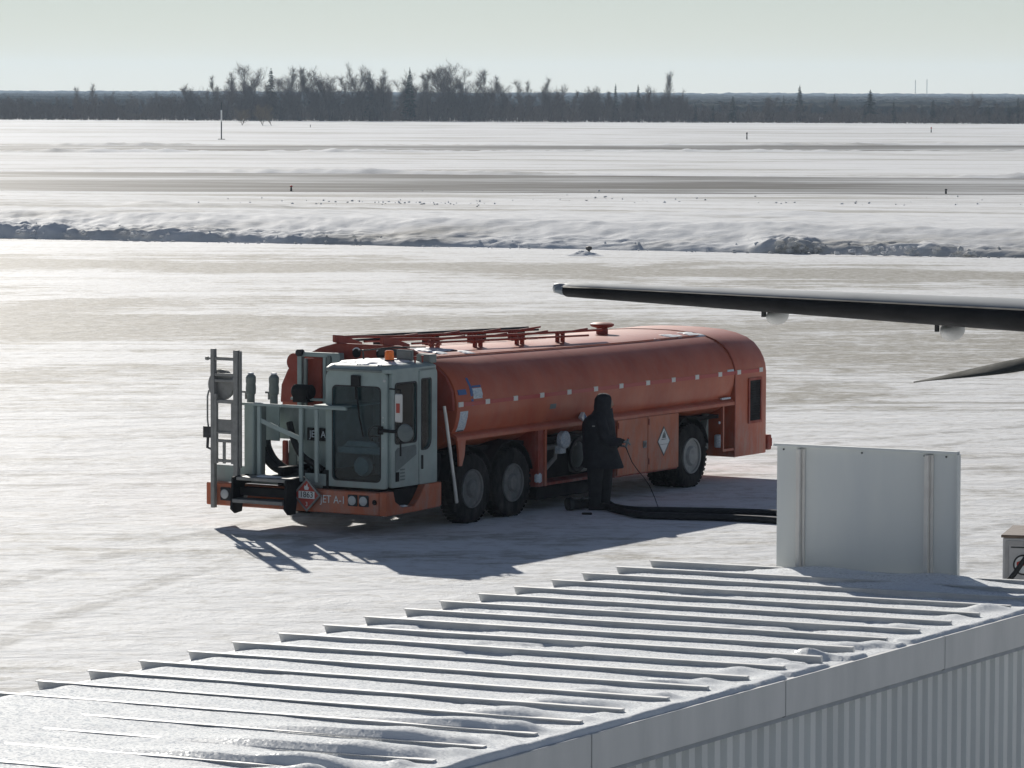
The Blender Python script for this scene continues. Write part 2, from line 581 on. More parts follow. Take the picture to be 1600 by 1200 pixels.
# ------------------------------------------------------------------ far wooded ridge
M_FAR = mat('far_woods', (0.055, 0.055, 0.05), 1.0, spec=0.0, var=0.5, scale=0.02)
V, Fc = [], []
for row, (yy, hh) in enumerate(((1250, 3.4), (1600, 4.4), (2100, 5.4), (2700, 6.4), (3300, 7.4), (4300, 8.5), (4800, 10.0), (5300, 11.2))):
    o = len(V); n = 900
    for i in range(n + 1):
        x = (-900 + 1800 * i / n) * min(1.0, yy / 4300)
        h = hh + (1.6 if yy > 4000 else .5) * fbm(x * 0.004, row, 0) + (1.4 if yy > 4000 else .9) * fbm(x * 0.09 if yy > 4000 else x * .4, row * 3, 1, 5)
        V += [(x, yy, -0.5), (x, yy + 40 * fbm(x * .01, row, 3), h), (x, yy + 180, h * 0.9 + 1.5 * fbm(x * .08, 9, row))]
    for i in range(n):
        a = o + 3 * i
        Fc += [(a, a + 3, a + 4, a + 1), (a + 1, a + 4, a + 5, a + 2)]
tag(mesh_np('wooded_hills', V, Fc, M_FAR, smooth=False), kind='structure')

# ------------------------------------------------------------------ trees at the field's edge
M_BARK = mat('bark', (0.085, 0.07, 0.06), 0.9, var=0.4, scale=3)
M_TWIG = mat('twigs', (0.155, 0.125, 0.105), 0.9, var=0.4, scale=0.8)
M_BUSH = mat('bush_twigs', (0.22, 0.175, 0.12), 0.9, var=0.4, scale=0.8)
M_NEEDLE = mat('needles', (0.035, 0.05, 0.034), 0.85, var=0.5, scale=1.2)


def tri_tube(V, Fc, a, b, ra, rb):
    d = (b - a)
    if d.length < 1e-6: return
    d.normalize()
    u = d.cross(Vector((0.3, 0.9, 0.2))).normalized(); w = d.cross(u)
    o = len(V)
    for p, r in ((a, ra), (b, rb)):
        for k in range(3):
            t = 2.094 * k
            V.append(p + (u * math.cos(t) + w * math.sin(t)) * r)
    for k in range(3):
        Fc.append((o + k, o + (k + 1) % 3, o + 3 + (k + 1) % 3, o + 3 + k))


def sliver(V, Fc, a, b, r, rnd):
    d = (b - a)
    u = d.cross(Vector((rnd.uniform(-1, 1), rnd.uniform(-1, 1), rnd.uniform(-1, 1))))
    if u.length < 1e-6: return
    u = u.normalized() * r
    o = len(V)
    V.extend([a - u, a + u, b]); Fc.append((o, o + 1, o + 2))


def bare_tree(h, seed, spread=0.5, clear=0.25, dense=1.0, fork=False):
    """returns (trunk verts, faces, crown verts, faces) of a leafless broadleaf"""
    rnd = random.Random(seed)
    TV, TF, CV, CF = [], [], [], []

    def wander(p, d, L, n, r0, r1, V, Fc, up):
        pts = [p.copy()]
        for i in range(n):
            d = (d + Vector((rnd.gauss(0, .13), rnd.gauss(0, .13), rnd.gauss(0, .08) + up))).normalized()
            q = pts[-1] + d * (L / n)
            tri_tube(V, Fc, pts[-1], q, r0 + (r1 - r0) * i / n, r0 + (r1 - r0) * (i + 1) / n)
            pts.append(q)
        return pts

    def pick(pts, t):
        k = min(int(t * (len(pts) - 1)), len(pts) - 2); f = t * (len(pts) - 1) - k
        return pts[k].lerp(pts[k + 1], f), (pts[k + 1] - pts[k]).normalized()

    stems = []
    nst = 1 if not fork else rnd.choice((2, 3))
    for s in range(nst):
        lean = Vector((rnd.gauss(0, .05 + .12 * (nst > 1)), rnd.gauss(0, .05 + .12 * (nst > 1)), 1)).normalized()
        stems.append(wander(Vector((rnd.gauss(0, .1) * (nst > 1), 0, -0.1)), lean, h * rnd.uniform(.86, .97), 9, h * .009 / nst ** .4 + .03, .015, TV, TF, .02))
    for st in stems:
        for i in range(int(17 * dense / nst ** .5)):
            t = clear + (0.97 - clear) * (i + rnd.random()) / (17 * dense / nst ** .5)
            p, d = pick(st, min(t, .99))
            az = rnd.uniform(0, 6.283)
            out = Vector((math.cos(az), math.sin(az), 0))
            dd = (out * (0.85 * spread * 1.6) + Vector((0, 0, 1)) * rnd.uniform(.5, 1.0)).normalized()
            L = h * spread * rnd.uniform(.6, 1.05) * (1.15 - t * 0.8)
            br = wander(p, dd, L, 5, .030 * (1.2 - t) * h / 12 + .010, .008, CV, CF, .07)
            for j in range(10):
                p2, d2 = pick(br, min(.99, .12 + .88 * (j + rnd.random()) / 10))
                d3 = (d2 + Vector((rnd.gauss(0, .75), rnd.gauss(0, .75), rnd.gauss(.2, .45)))).normalized()
                tw = wander(p2, d3, L * rnd.uniform(.35, .65), 2, .012, .006, CV, CF, .08)
                for k in range(10):
                    p3, d4 = pick(tw, min(.99, (k + rnd.random()) / 8))
                    e = p3 + (d4 + Vector((rnd.gauss(0, .75), rnd.gauss(0, .75), rnd.gauss(.3, .5)))).normalized() * rnd.uniform(.5, 1.5) * h / 13
                    sliver(CV, CF, p3, e, .017, rnd)
    return TV, TF, CV, CF


def conifer(h, seed, w=0.2, ragged=0.25, clear=0.08):
    rnd = random.Random(seed)
    TV, TF, CV, CF = [], [], [], []
    tri_tube(TV, TF, Vector((0, 0, -.1)), Vector((0, 0, h)), h * .014 + .03, .02)
    n = int(26 + h * 2.2)
    for i in range(n):
        t = clear + (1 - clear) * (i + rnd.random()) / n
        z = h * t
        R = h * w * (1 - t) ** .8 * (1 + rnd.gauss(0, ragged)) + .12
        for k in range(6):
            az = rnd.uniform(0, 6.283)
            o = Vector((math.cos(az), math.sin(az), 0)); s = Vector((-o.y, o.x, 0))
            tip = o * R * rnd.uniform(.7, 1.1) + Vector((0, 0, z - R * rnd.uniform(.05, .4)))
            for q in range(4):
                f0 = q / 4
                a = Vector((0, 0, z)).lerp(tip, f0 * .9)
                e = Vector((0, 0, z)).lerp(tip, min(1, f0 + .45)) + s * rnd.gauss(0, R * .28) + Vector((0, 0, rnd.gauss(0, .1)))
                sliver(CV, CF, a, e, .07 + .03 * R, rnd)
    return TV, TF, CV, CF


def make_tree(name, data, crown_mat):
    root = empty(name, (0, 0, 0))
    mesh_np('trunk', data[0], data[1], M_BARK, root)
    mesh_np('crown', data[2], data[3], crown_mat, root)
    return root


def copy_tree(o):
    c = o.copy(); COL.objects.link(c)
    for ch in list(o.children):
        d = ch.copy(); COL.objects.link(d); d.parent = c
    return c


BASE_H = 14.0
protos = {
    'slim': [('bare_tree', bare_tree(BASE_H, 11 + i, .30, .22, 1.0), M_TWIG) for i in range(4)],
    'wide': [('bare_tree', bare_tree(BASE_H, 31 + i, .46, .20, 1.2, i == 1), M_TWIG) for i in range(3)],
    'full': [('bare_tree', bare_tree(BASE_H, 51 + i, .34, .12, 1.9, True), M_TWIG) for i in range(2)],
    'fir': [('conifer_tree', conifer(BASE_H, 71 + i, .17, .2), M_NEEDLE) for i in range(2)],
    'pine': [('conifer_tree', conifer(BASE_H, 81, .24, .5, .3), M_NEEDLE)],
    'low': [('young_tree', bare_tree(BASE_H, 91 + i, .42, .05, 1.5, True), M_TWIG) for i in range(3)],
}
made = {}
tree_rnd = random.Random(5)


def plant(kind, px, py_top, label, group=None, base=None, widen=1.0):
    by = (187 + 6.5 * px / 1600) if base is None else base
    p = on_ground(px, by)
    p.y += tree_rnd.uniform(-6, 14) if base is None else 0
    p.x = (px - 800) / F_PX * p.y
    d = p.y
    top = CAM_H - (py_top - (150 + (px - 800) * 0.00332)) * d / F_PX
    i = tree_rnd.randrange(len(protos[kind]))
    if (kind, i) in made:
        o = copy_tree(made[(kind, i)])
    else:
        o = made[(kind, i)] = make_tree(*protos[kind][i])
    s = top / BASE_H
    o.location = (p.x, p.y, 0)
    o.rotation_euler = (0, 0, tree_rnd.uniform(0, 6.28))
    o.scale = (s * widen, s * widen, s)
    tag(o, label, 'tree', group)
    return o


GT = 'bare trees standing in the wood edge'
LB = 'tall leafless grey tree rising from the middle of the wood edge'
for px, py, k in ((352, 107, 'slim'), (340, 118, 'slim'), (365, 117, 'slim'), (445, 104, 'slim'), (458, 112, 'slim'),
                  (476, 106, 'slim'), (489, 97, 'slim'), (501, 104, 'slim'), (515, 112, 'slim'), (597, 108, 'slim'),
                  (612, 112, 'slim'), (628, 118, 'slim'), (655, 107, 'slim'), (700, 95, 'slim'), (716, 99, 'wide'),
                  (733, 102, 'slim'), (748, 108, 'slim'), (766, 118, 'slim'), (384, 112, 'wide'), (408, 116, 'slim'), (436, 116, 'wide'), (466, 110, 'wide'), (495, 108, 'wide'), (526, 118, 'wide'), (565, 116, 'wide'), (588, 120, 'wide'), (605, 116, 'wide'), (622, 122, 'wide'), (648, 114, 'wide'), (692, 104, 'wide'), (725, 108, 'wide'), (755, 122, 'wide'), (780, 124, 'wide'), (318, 124, 'wide'), (300, 132, 'slim'), (858, 124, 'wide'), (820, 118, 'slim'), (846, 117, 'slim'),
                  (833, 126, 'slim'), (538, 112, 'slim'), (668, 106, 'slim')):
    plant(k, px, py, LB, GT)
plant('wide', 398, 94, 'broad crowned leafless tree, tallest left of the middle, beside a dark conifer', widen=1.05)
plant('wide', 682, 96, 'broad crowned leafless tree at the top of the central clump, right of a dark conifer')
plant('full', 552, 104, 'dense twiggy leafless tree with a thick dark crown left of the central conifers')
plant('fir', 423, 107, 'dark conifer just right of the tallest broad leafless tree', widen=1.25)
plant('fir', 577, 112, 'dark bushy conifer standing right of the dense twiggy tree', widen=1.35)
plant('fir', 639, 106, 'dark conifer between the bare trees near the middle of the wood', widen=1.0)
plant('full', 1037, 112, 'tall narrow leafless tree with a dense crown, standing alone right of the middle', widen=.55)
plant('fir', 960, 131, 'small pointed spruce above the wood, left one of a pair', widen=.9)
plant('fir', 995, 132, 'small pointed spruce above the wood, right one of a pair', widen=.9)
plant('wide', 902, 128, 'small round leafless tree left of the pair of spruces', widen=1.1)
plant('full', 1012, 136, 'short dense leafless tree between the spruce pair and the tall narrow tree', widen=.9)
plant('fir', 1247, 133, 'tall dark spruce standing out alone on the right side of the wood', widen=1.15)
plant('fir', 1222, 148, 'thin dark spruce just left of the tall lone spruce', widen=.7)
plant('pine', 1357, 140, 'ragged dark pine right of the tall lone spruce')
plant('fir', 1143, 151, 'wide dark conifer left of the tall lone spruce', widen=1.9)
plant('slim', 118, 130, 'thin leafless tree, left one of two poking above the wood at far left', widen=.8)
plant('slim', 150, 127, 'leafless tree, right one of two poking above the wood at far left', widen=.9)
GC = 'dark conifers at the far right end of the wood'
for px, py in ((1520, 172), (1538, 168), (1558, 170), (1576, 166), (1594, 168), (1490, 174), (1455, 156)):
    plant('fir', px, py, 'dark low conifer in the clump at the far right end of the wood', GC, widen=1.5)
GY = 'low trees filling the wood'
for i in range(150):
    px = -40 + 1680 * (i + tree_rnd.random()) / 150
    if px < 300: top = tree_rnd.gauss(151, 4)
    elif px < 800: top = tree_rnd.gauss(138, 7)
    elif px < 1070: top = tree_rnd.gauss(143, 4)
    else: top = tree_rnd.gauss(161, 8)
    plant('low' if tree_rnd.random() < .55 else ('fir' if px > 1050 and tree_rnd.random() < .5 else 'slim'), px, top, 'low grey brown tree among the many that fill the wood edge', GY)
for px, py, lab, w in ((378, 168, 'small round bare bush left of the pair out on the snow field', 1.5),
                       (410, 160, 'larger round bare bush on the snow field in front of the wood', 1.5),
                       (424, 166, 'small bare bush touching the right side of the larger bush', 1.3)):
    o = plant('low', px, py, lab, base=196.0, widen=w)
    o.name = 'bare_bush'; o['category'] = 'bush'
    for ch in o.children:
        if ch.name.startswith('crown'):
            ch.data = ch.data.copy(); ch.data.materials.clear(); ch.data.materials.append(M_BUSH)

# undergrowth along the whole wood: thin stems nobody could count
rnd = random.Random(3)
V, Fc = [], []
for i in range(9000):
    px = rnd.uniform(-80, 1680)
    y = (1036 - 40 * px / 1600) + rnd.uniform(0, 70)
    x = (px - 800) / F_PX * y
    hmax = (6.4 if px < 1080 else 4.4) * (.8 + .6 * fbm(px * .017, 2, 5))
    h = hmax * rnd.uniform(.3, 1.0)
    p = Vector((x, y, -.1)); e = p + Vector((rnd.gauss(0, .10) * h, rnd.gauss(0, .1) * h, h))
    sliver(V, Fc, p, e, .06, rnd)
    for k in range(7):
        q = p.lerp(e, rnd.uniform(.0, .8))
        sliver(V, Fc, q, q + Vector((rnd.gauss(0, .55), rnd.gauss(0, .55), rnd.uniform(.5, 1.5))), rnd.uniform(.04, .15), rnd)
tag(mesh_np('wood_undergrowth', V, Fc, M_TWIG), kind='stuff')

# ------------------------------------------------------------------ far masts, poles and markers on the airfield
M_MAST = mat('mast_steel', (0.25, 0.24, 0.24), 0.6, var=.2)
M_WHITEP = mat('white_paint', (0.78, 0.78, 0.76), 0.45, var=.12, scale=4)
M_REDP = mat('red_paint', (0.55, 0.05, 0.03), 0.5, var=.2)
M_DARK = mat('dark_metal', (0.035, 0.036, 0.038), 0.55, var=.3, scale=6)
for px, top, lab in ((1430, 125, 'faint thin radio mast beyond the ridge, left of two'), (1448, 124, 'faint thin radio mast beyond the ridge, right of two')):
    p = on_ground(px, 160); p.x *= 3900 / p.y; p.y = 3900
    h = CAM_H + (152 - top) * p.y / F_PX
    b = MB()
    for k in range(3):
        a = 2.094 * k
        b.tube([(p.x + .45 * math.cos(a), p.y + .45 * math.sin(a), 0), (p.x + .2 * math.cos(a), p.y + .2 * math.sin(a), h)], .16, 5)
    for k in range(14):
        z = h * (k + .5) / 14
        b.box(p.x - .45, p.x + .45, p.y - .45, p.y + .45, z, z + .12)
    tag(b.build('radio_mast', M_MAST), lab, 'mast')

# striped pole out on the field
p = on_ground(346, 218)
root = tag(empty('marker_pole', p), 'tall thin pole with a pale upper half standing on the snow left of the bushes', 'pole')
MB().tube([(0, 0, -.1), (0, 0, 2.6)], .09, 8).build('pole_base', M_DARK, root)
MB().tube([(0, 0, 2.6), (0, 0, 4.3)], .11, 8).build('pole_sleeve', M_WHITEP, root)
MB().tube([(0, 0, 4.3), (0, 0, 5.5)], .08, 8).build('pole_tip', M_DARK, root)
MB().box(-.5, .5, -.4, .4, -.05, .10).build('base_slab', M_DARK, root, bevel=.03)
for px, py, h, lab, red in ((455, 299, .42, 'small taxiway marker with a red top on the snow beside the grey pavement', True),
                            (485, 199, .55, 'tiny dark stake on the snow right of the bare bushes', False),
                            (1167, 218, 1.1, 'thin dark stake on the far snow right of the middle', False),
                            (1455, 207, 1.0, 'thin stake on the far snow near the right edge', True),
                            (1478, 303, .35, 'low dark light fitting at the taxiway edge on the right', False)):
    p = on_ground(px, py)
    p.z = max(0, infield_height(p.x, p.y)) if 160 < p.y < 260 else 0.0
    root = tag(empty('edge_marker', p), lab, 'marker')
    w = .05 if h < .6 else .07
    MB().tube([(0, 0, -.05), (0, 0, h * .75)], [w * 1.6, w], 8).build('stem', M_DARK, root)
    MB().lathe([(w, h * .7), (w * 1.8, h * .75), (w * 1.8, h * .95), (w * .6, h)], (0, 0, 0), 2, 10).build('cap', M_REDP if red else M_DARK, root)
p = on_ground(920, 399)
root = tag(empty('edge_light', p), 'dark taxiway light poking from a small snow mound on the apron edge', 'light')
MB().lathe([(.05, 0), (.05, .2), (.13, .24), (.13, .34), (.05, .38)], (0, 0, 0), 2, 12).build('lamp_head', M_DARK, root)
V, Fc = [], []
n = 36
for i in range(n + 1):
    for j in range(n + 1):
        u, w = -1 + 2 * i / n, -1 + 2 * j / n
        r = math.sqrt(u * u + w * w)
        hgt = .22 * max(0, 1 - r) ** 1.1 * (1 + .5 * fbm(u * 3, w * 3, 5)) - .01
        V.append((p.x + u * .95 - .25, p.y - .35 + w * .8, hgt))
for i in range(n):
    for j in range(n):
        a = i * (n + 1) + j
        Fc.append((a, a + n + 1, a + n + 2, a + 1))
tag(mesh_np('snow_mound', V, Fc, M_BANK, smooth=True), kind='structure')
p = on_ground(1283, 192)
root = tag(empty('white_cabinet', p), 'tiny white equipment cabinet in front of the wood on the right', 'cabinet')
MB().box(-.45, .45, -.3, .3, 0.35, 1.35).build('body', M_WHITEP, root, bevel=.03)
MB().box(-.5, .5, -.35, .35, 1.35, 1.42).build('lid', M_WHITEP, root)
MB().box(-.3, .3, -.2, .2, -.05, .35).build('plinth', M_DARK, root)

# ------------------------------------------------------------------ covered walkway with ribbed metal roof
BTH = math.radians(27.74)
M_METAL = mat('painted_sheet', (0.66, 0.66, 0.65), 0.45, var=.16, scale=3.0, bump=.04, bscale=14, col2=(0.56, 0.57, 0.56), stretch=(1, 1, .25))
M_RIB = mat('rib_sheet', (0.72, 0.72, 0.71), 0.45, var=.2, scale=5)
M_GASKET = mat('dark_joint', (0.03, 0.03, 0.032), 0.7)
M_WALL = mat('wall_sheet', (0.70, 0.72, 0.71), 0.42, var=.14, scale=1.6, stretch=(1, 1, .2))
M_TRIM = mat('grey_trim', (0.42, 0.44, 0.46), 0.5, var=.2)  # trim below the fascia, a darker grey than the sheets around it
bld = empty('covered_walkway', (1.2004, 33.6774, 0), -BTH)
tag(bld, 'low pale metal walkway with ribbed snowy roof and corrugated wall in the foreground', 'building')
RW = 3.8448


def roof_z(x, y): return 2.614 - .056 + .0087 * x - .0142 * y      # sheet under the ribs


NR = 23
Y_END = -NR * .6 - .3
EAVE = RW + .17
# flat sheet
b = MB()
v = []
for x in (-.02, EAVE):
    for y in (Y_END, .06):
        v += [(x, y, roof_z(x, y)), (x, y, roof_z(x, y) - .06)]
b.add(v, [(0, 2, 6, 4), (1, 5, 7, 3), (0, 4, 5, 1), (2, 3, 7, 6), (0, 1, 3, 2), (4, 6, 7, 5)])
b.build('roof_sheet', M_METAL, bld, smooth=0)
# ribs: an L-shaped standing seam, each a part
for k in range(NR):
    y = -.6 * k
    b = MB()
    prof = [(-.012, -.01), (-.012, .050), (-.034, .050), (-.034, .056), (.016, .056), (.016, -.01)]
    jit = random.uniform(-.006, .006)
    rings = []
    for x, lift in ((-.03 + random.uniform(-.02, .02), 0), (.6, 0), (1.6, random.uniform(-.003, .003)), (2.8, random.uniform(-.003, .003)), (RW + random.uniform(-.01, .02), 0)):
        rings.append([(x - (.02 if (lift == 0 and x < .1 and pz > .03) else 0), y + py + jit * x / RW, roof_z(x, y) + pz + lift) for py, pz in prof])
    b.loft(rings)
    b.build('roof_rib', M_RIB, bld, smooth=0)
# fascia panels and their joints
fy = .06
pan = [0.06, -0.55, -3.58, -6.39, -9.22, -12.2, Y_END]
for i in range(len(pan) - 1):
    y1, y0 = pan[i] - .008, pan[i + 1] + .008
    b = MB()
    rings = []
    for y in (y0, y1):
        zt = roof_z(EAVE, y) + .012
        rings.append([(EAVE - .02, y, zt), (EAVE + .02, y, zt), (EAVE + .02, y, zt - .235), (EAVE + .004, y, zt - .235), (EAVE + .004, y, zt - .02), (EAVE - .02, y, zt - .02)])
    b.loft(rings)
    b.build('fascia_panel', M_METAL, bld, bevel=.003, smooth=0)
for y in pan[1:-1]:
    zt = roof_z(EAVE, y)
    MB().box(EAVE - .012, EAVE + .010, y - .016, y + .016, zt - .23, zt + .004).build('joint_strip', M_GASKET, bld, smooth=0)
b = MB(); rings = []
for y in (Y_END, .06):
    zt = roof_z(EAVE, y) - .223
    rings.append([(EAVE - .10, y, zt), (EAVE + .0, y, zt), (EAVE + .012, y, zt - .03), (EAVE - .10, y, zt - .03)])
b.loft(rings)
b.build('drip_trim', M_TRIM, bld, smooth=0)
# corrugated wall, in sheets of five corrugations
per = .19
y = 0.05; si = 0
while y > Y_END:
    y2 = max(Y_END, y - per * 5)
    top, bot = [], []
    yy = y
    while yy > y2 + 1e-6:
        for dy, dx in ((0, 0), (.36 * per, 0), (.46 * per, .042), (.90 * per, .042)):
            if yy - dy < y2: break
            top.append((EAVE - .09 + dx, yy - dy)); 
        yy -= per
    top.append((EAVE - .09, y2))
    V, Fc = [], []
    for x_, y_ in top:
        zt = roof_z(EAVE, y_) - .245
        V += [(x_, y_, zt), (x_, y_, -.05), (x_ - .004, y_, zt), (x_ - .004, y_, -.05)]
    for i in range(len(top) - 1):
        a = 4 * i
        Fc += [(a, a + 1, a + 5, a + 4), (a + 2, a + 6, a + 7, a + 3), (a, a + 4, a + 6, a + 2)]
    o = mesh_np('wall_sheet', V, Fc, M_WALL, bld)
    y = y2 - .0005
# the hidden long wall and the end wall, with a doorway-free plain sheet
MB().box(.3, .34, Y_END, 0.0, -.05, 2.45).build('back_wall', M_WALL, bld, smooth=0)
MB().box(.35, EAVE - .12, -.04, 0.0, -.05, 2.45).build('end_wall', M_WALL, bld, smooth=0)

# ------------------------------------------------------------------ snow lying on the roof
def snow_material():
    m = bpy.data.materials.new('roof_snow'); m.use_nodes = True
    nt = m.node_tree; b = nt.nodes['Principled BSDF']
    b.inputs['Base Color'].default_value = (.86, .88, .89, 1)
    b.inputs['Roughness'].default_value = .55
    tc = nt.nodes.new('ShaderNodeTexCoord')
    n = nt.nodes.new('ShaderNodeTexNoise'); n.inputs['Scale'].default_value = 22; n.inputs['Detail'].default_value = 5
    n2 = nt.nodes.new('ShaderNodeTexVoronoi'); n2.inputs['Scale'].default_value = 70
    nt.links.new(tc.outputs['Object'], n.inputs['Vector']); nt.links.new(tc.outputs['Object'], n2.inputs['Vector'])
    # ice grains: each cell gets its own glossy tilt
    cr = nt.nodes.new('ShaderNodeMapRange'); cr.inputs[1].default_value = .55; cr.inputs[2].default_value = .75
    cr.inputs[3].default_value = .6; cr.inputs[4].default_value = .12
    sx = nt.nodes.new('ShaderNodeSeparateColor'); nt.links.new(n2.outputs['Color'], sx.inputs[0])
    nt.links.new(sx.outputs[0], cr.inputs[0]); nt.links.new(cr.outputs[0], b.inputs['Roughness'])
    nm = nt.nodes.new('ShaderNodeVectorMath'); nm.operation = 'SUBTRACT'; nm.inputs[1].default_value = (.5, .5, .5)
    nt.links.new(n2.outputs['Color'], nm.inputs[0])
    sc = nt.nodes.new('ShaderNodeVectorMath'); sc.operation = 'SCALE'; sc.inputs['Scale'].default_value = .09
    nt.links.new(nm.outputs[0], sc.inputs[0])
    bp = nt.nodes.new('ShaderNodeBump'); bp.inputs['Strength'].default_value = .12; bp.inputs['Distance'].default_value = .008
    nt.links.new(n.outputs['Fac'], bp.inputs['Height'])
    ad = nt.nodes.new('ShaderNodeVectorMath'); ad.operation = 'ADD'
    nt.links.new(bp.outputs[0], ad.inputs[0]); nt.links.new(sc.outputs[0], ad.inputs[1])
    no = nt.nodes.new('ShaderNodeVectorMath'); no.operation = 'NORMALIZE'; nt.links.new(ad.outputs[0], no.inputs[0])
    nt.links.new(no.outputs[0], b.inputs['Normal'])
    b.inputs['Specular IOR Level'].default_value = .012
    return m


M_RSNOW = snow_material()


def sstep(a, b, x):
    t = min(1, max(0, (x - a) / (b - a))); return t * t * (3 - 2 * t)


def snow_depth(x, y):
    k = -y / .6                                   # rib units, 0 at the far rib
    f = k - math.floor(k)                         # 0 just this side of a rib ... 1 up against the next one
    d = .024 + .008 * fbm(x * 1.3, y * 1.7, 0, 3)
    left = 1 - sstep(.3, 2.9, x)                  # deeper to the left
    near = sstep(6, 16, k)
    d += .020 * near * (0.35 + .65 * left)
    d += .020 * sstep(13.5, 17.5, k) * (0.4 + .6 * sstep(3.9, 2.0, x))
    d += .012 * sstep(15, 19, k) * fbm(x * .8, y * .5, 4, 3)
    d *= sstep(-.05, .25, x + .06 * fbm(y * 3, 2, 1))
    # wind scoop beside each rib and drift piled near the eave
    r = math.floor(k)
    rr = random.Random(int(r) * 77 + 5)
    c, amp = RW - .42 + rr.uniform(-.12, .12), (.018 + .050 * sstep(9, 14, k)) * rr.uniform(.7, 1.2)
    d += amp * math.exp(-((x - c) / (.20 + .14 * near)) ** 2) * sstep(.30, .8, f) * (1 - .4 * sstep(.85, 1, f))
    d += .042 * sstep(14.2, 16.5, k) * math.exp(-((x - (c - .55)) / .5) ** 2) * sstep(.25, .7, f)
    d += .012 * sstep(RW - .1, RW + .12, x) * (1 + .5 * fbm(x * 5, y * 5, 3, 2))
    for _j in range(2):                           # small rounded lumps left along the eave
        lx, lf, lr_, lh = RW + rr.uniform(-.25, .0), rr.uniform(.15, .85), rr.uniform(.07, .15), rr.uniform(.012, .042)
        d += lh * math.exp(-((x - lx) / lr_) ** 2 - ((f - lf) * .6 / lr_) ** 2)
    if 0 <= k < 2.4:                              # drift at the foot of the upright panel
        d += .06 * math.exp(-((x - 1.55) / .5) ** 2) * sstep(1.3, .1, k) + .05 * math.exp(-((x - 2.55) / .45) ** 2) * sstep(2.3, .5, k)
    d += .0012 * fbm(x * 6, y * 6, 2, 3)
    edge = sstep(EAVE + .002, EAVE - .028, x - .006 * fbm(y * 6, 1, 1))
    bare = sstep(-.02, .05, fbm(x * .9, y * 1.9, 11, 3) + .40 + .4 * near)
    return max(-.02, d * edge * (.35 + .65 * bare) - .004)


V, Fc = [], []
NX, NY = 190, 23 * 13
for i in range(NX + 1):
    x = -.02 + (EAVE + .032) * i / NX
    for j in range(NY + 1):
        y = .03 + (Y_END - .03) * j / NY
        V.append((x, y, roof_z(x, y) + snow_depth(x, y)))
for i in range(NX):
    for j in range(NY):
        a = i * (NY + 1) + j
        Fc.append((a, a + 1, a + NY + 2, a + NY + 1))
o = mesh_np('roof_snow', V, Fc, M_RSNOW, smooth=True)
o.matrix_world = Matrix.Translation(bld.location) @ Matrix.Rotation(-BTH, 4, 'Z')
tag(o, kind='stuff')

# ------------------------------------------------------------------ the upright metal panel at the roof's end, seen from behind
M_BOARD = mat('board_back', (0.66, 0.68, 0.66), 0.5, var=.12, scale=2.2, col2=(.57, .60, .61), stretch=(1, 1, .18), bump=.05, bscale=3)
M_POST = mat('board_post', (0.70, 0.69, 0.65), 0.5, var=.35, scale=7, col2=(.62, .59, .56))
pn = empty('upright_panel', Matrix.Translation(bld.location) @ Matrix.Rotation(-BTH, 4, 'Z') @ Vector((1.062, .10, 2.535)), -BTH)
tag(pn, 'big pale metal panel standing upright at the far end of the ribbed roof', 'panel')
PW, PH = 1.60, 1.08
MB().box(0, PW, .03, .05, 0, PH).build('board', M_BOARD, pn, smooth=0)
MB().box(-.02, PW + .004, -.012, .062, PH, PH + .022).build('top_flange', M_BOARD, pn, bevel=.003, smooth=0)
MB().box(PW + .001, PW + .014, .0, .056, 0, PH - .001).build('side_flange', M_BOARD, pn, smooth=0)
for x in (.195, 1.33):
    b = MB()
    b.box(x, x + .036, -.03, .029, -.06, PH - .012)
    b.box(x + .037, x + .062, .008, .029, -.06, PH - .012)
    b.build('post', M_POST, pn, bevel=.004, smooth=0)
for x in (.06, .2, .76, 1.31, 1.5):
    MB().lathe([(.008, -.006), (.008, 0.0), (.004, .004)], (x, .028, PH - .025), 1, 8).build('bolt', M_DARK, pn)

# ------------------------------------------------------------------ the fuel truck
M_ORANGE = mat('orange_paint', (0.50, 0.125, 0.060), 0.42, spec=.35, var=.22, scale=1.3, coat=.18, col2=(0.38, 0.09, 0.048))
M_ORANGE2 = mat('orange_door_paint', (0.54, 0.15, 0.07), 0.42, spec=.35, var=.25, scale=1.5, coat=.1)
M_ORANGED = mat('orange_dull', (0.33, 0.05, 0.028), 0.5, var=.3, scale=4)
M_TEAL = mat('grey_green_paint', (0.33, 0.415, 0.405), 0.45, var=.3, scale=2.2, coat=.15)
M_TEALD = mat('grey_green_worn', (0.22, 0.255, 0.245), 0.5, var=.3, scale=5)
M_STEEL = mat('galvanised', (0.30, 0.30, 0.29), 0.5, metal=.3, var=.25, scale=9)
M_RUBBER = mat('tyre_rubber', (0.014, 0.014, 0.015), 0.8, spec=.25, var=.5, scale=7, bump=.2, bscale=30)
M_HOSE = mat('hose_rubber', (0.016, 0.017, 0.019), 0.55, var=.3, scale=12)
M_RIM = mat('dusty_rim', (0.17, 0.18, 0.18), 0.55, var=.45, scale=8)
M_RIML = mat('pale_rim', (0.36, 0.37, 0.36), 0.5, var=.3, scale=8)
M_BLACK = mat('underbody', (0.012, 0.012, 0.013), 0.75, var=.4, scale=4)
M_SEAT = mat('seat_cloth', (0.16, 0.32, 0.40), 0.85, var=.2)
M_DASH = mat('dash_plastic', (0.17, 0.20, 0.20), 0.6, var=.2)
M_SNOWP = mat('snow_patch', (0.8, 0.82, 0.85), 0.6, bump=.4, bscale=18)
M_REFL = mat('reflector_white', (0.62, 0.62, 0.60), 0.35)
M_REFR = mat('reflector_red', (0.38, 0.025, 0.022), 0.35)
M_LETTER = mat('letter_white', (0.72, 0.74, 0.74), 0.5)
M_BLUE = mat('blue_print', (0.05, 0.12, 0.30), 0.5)
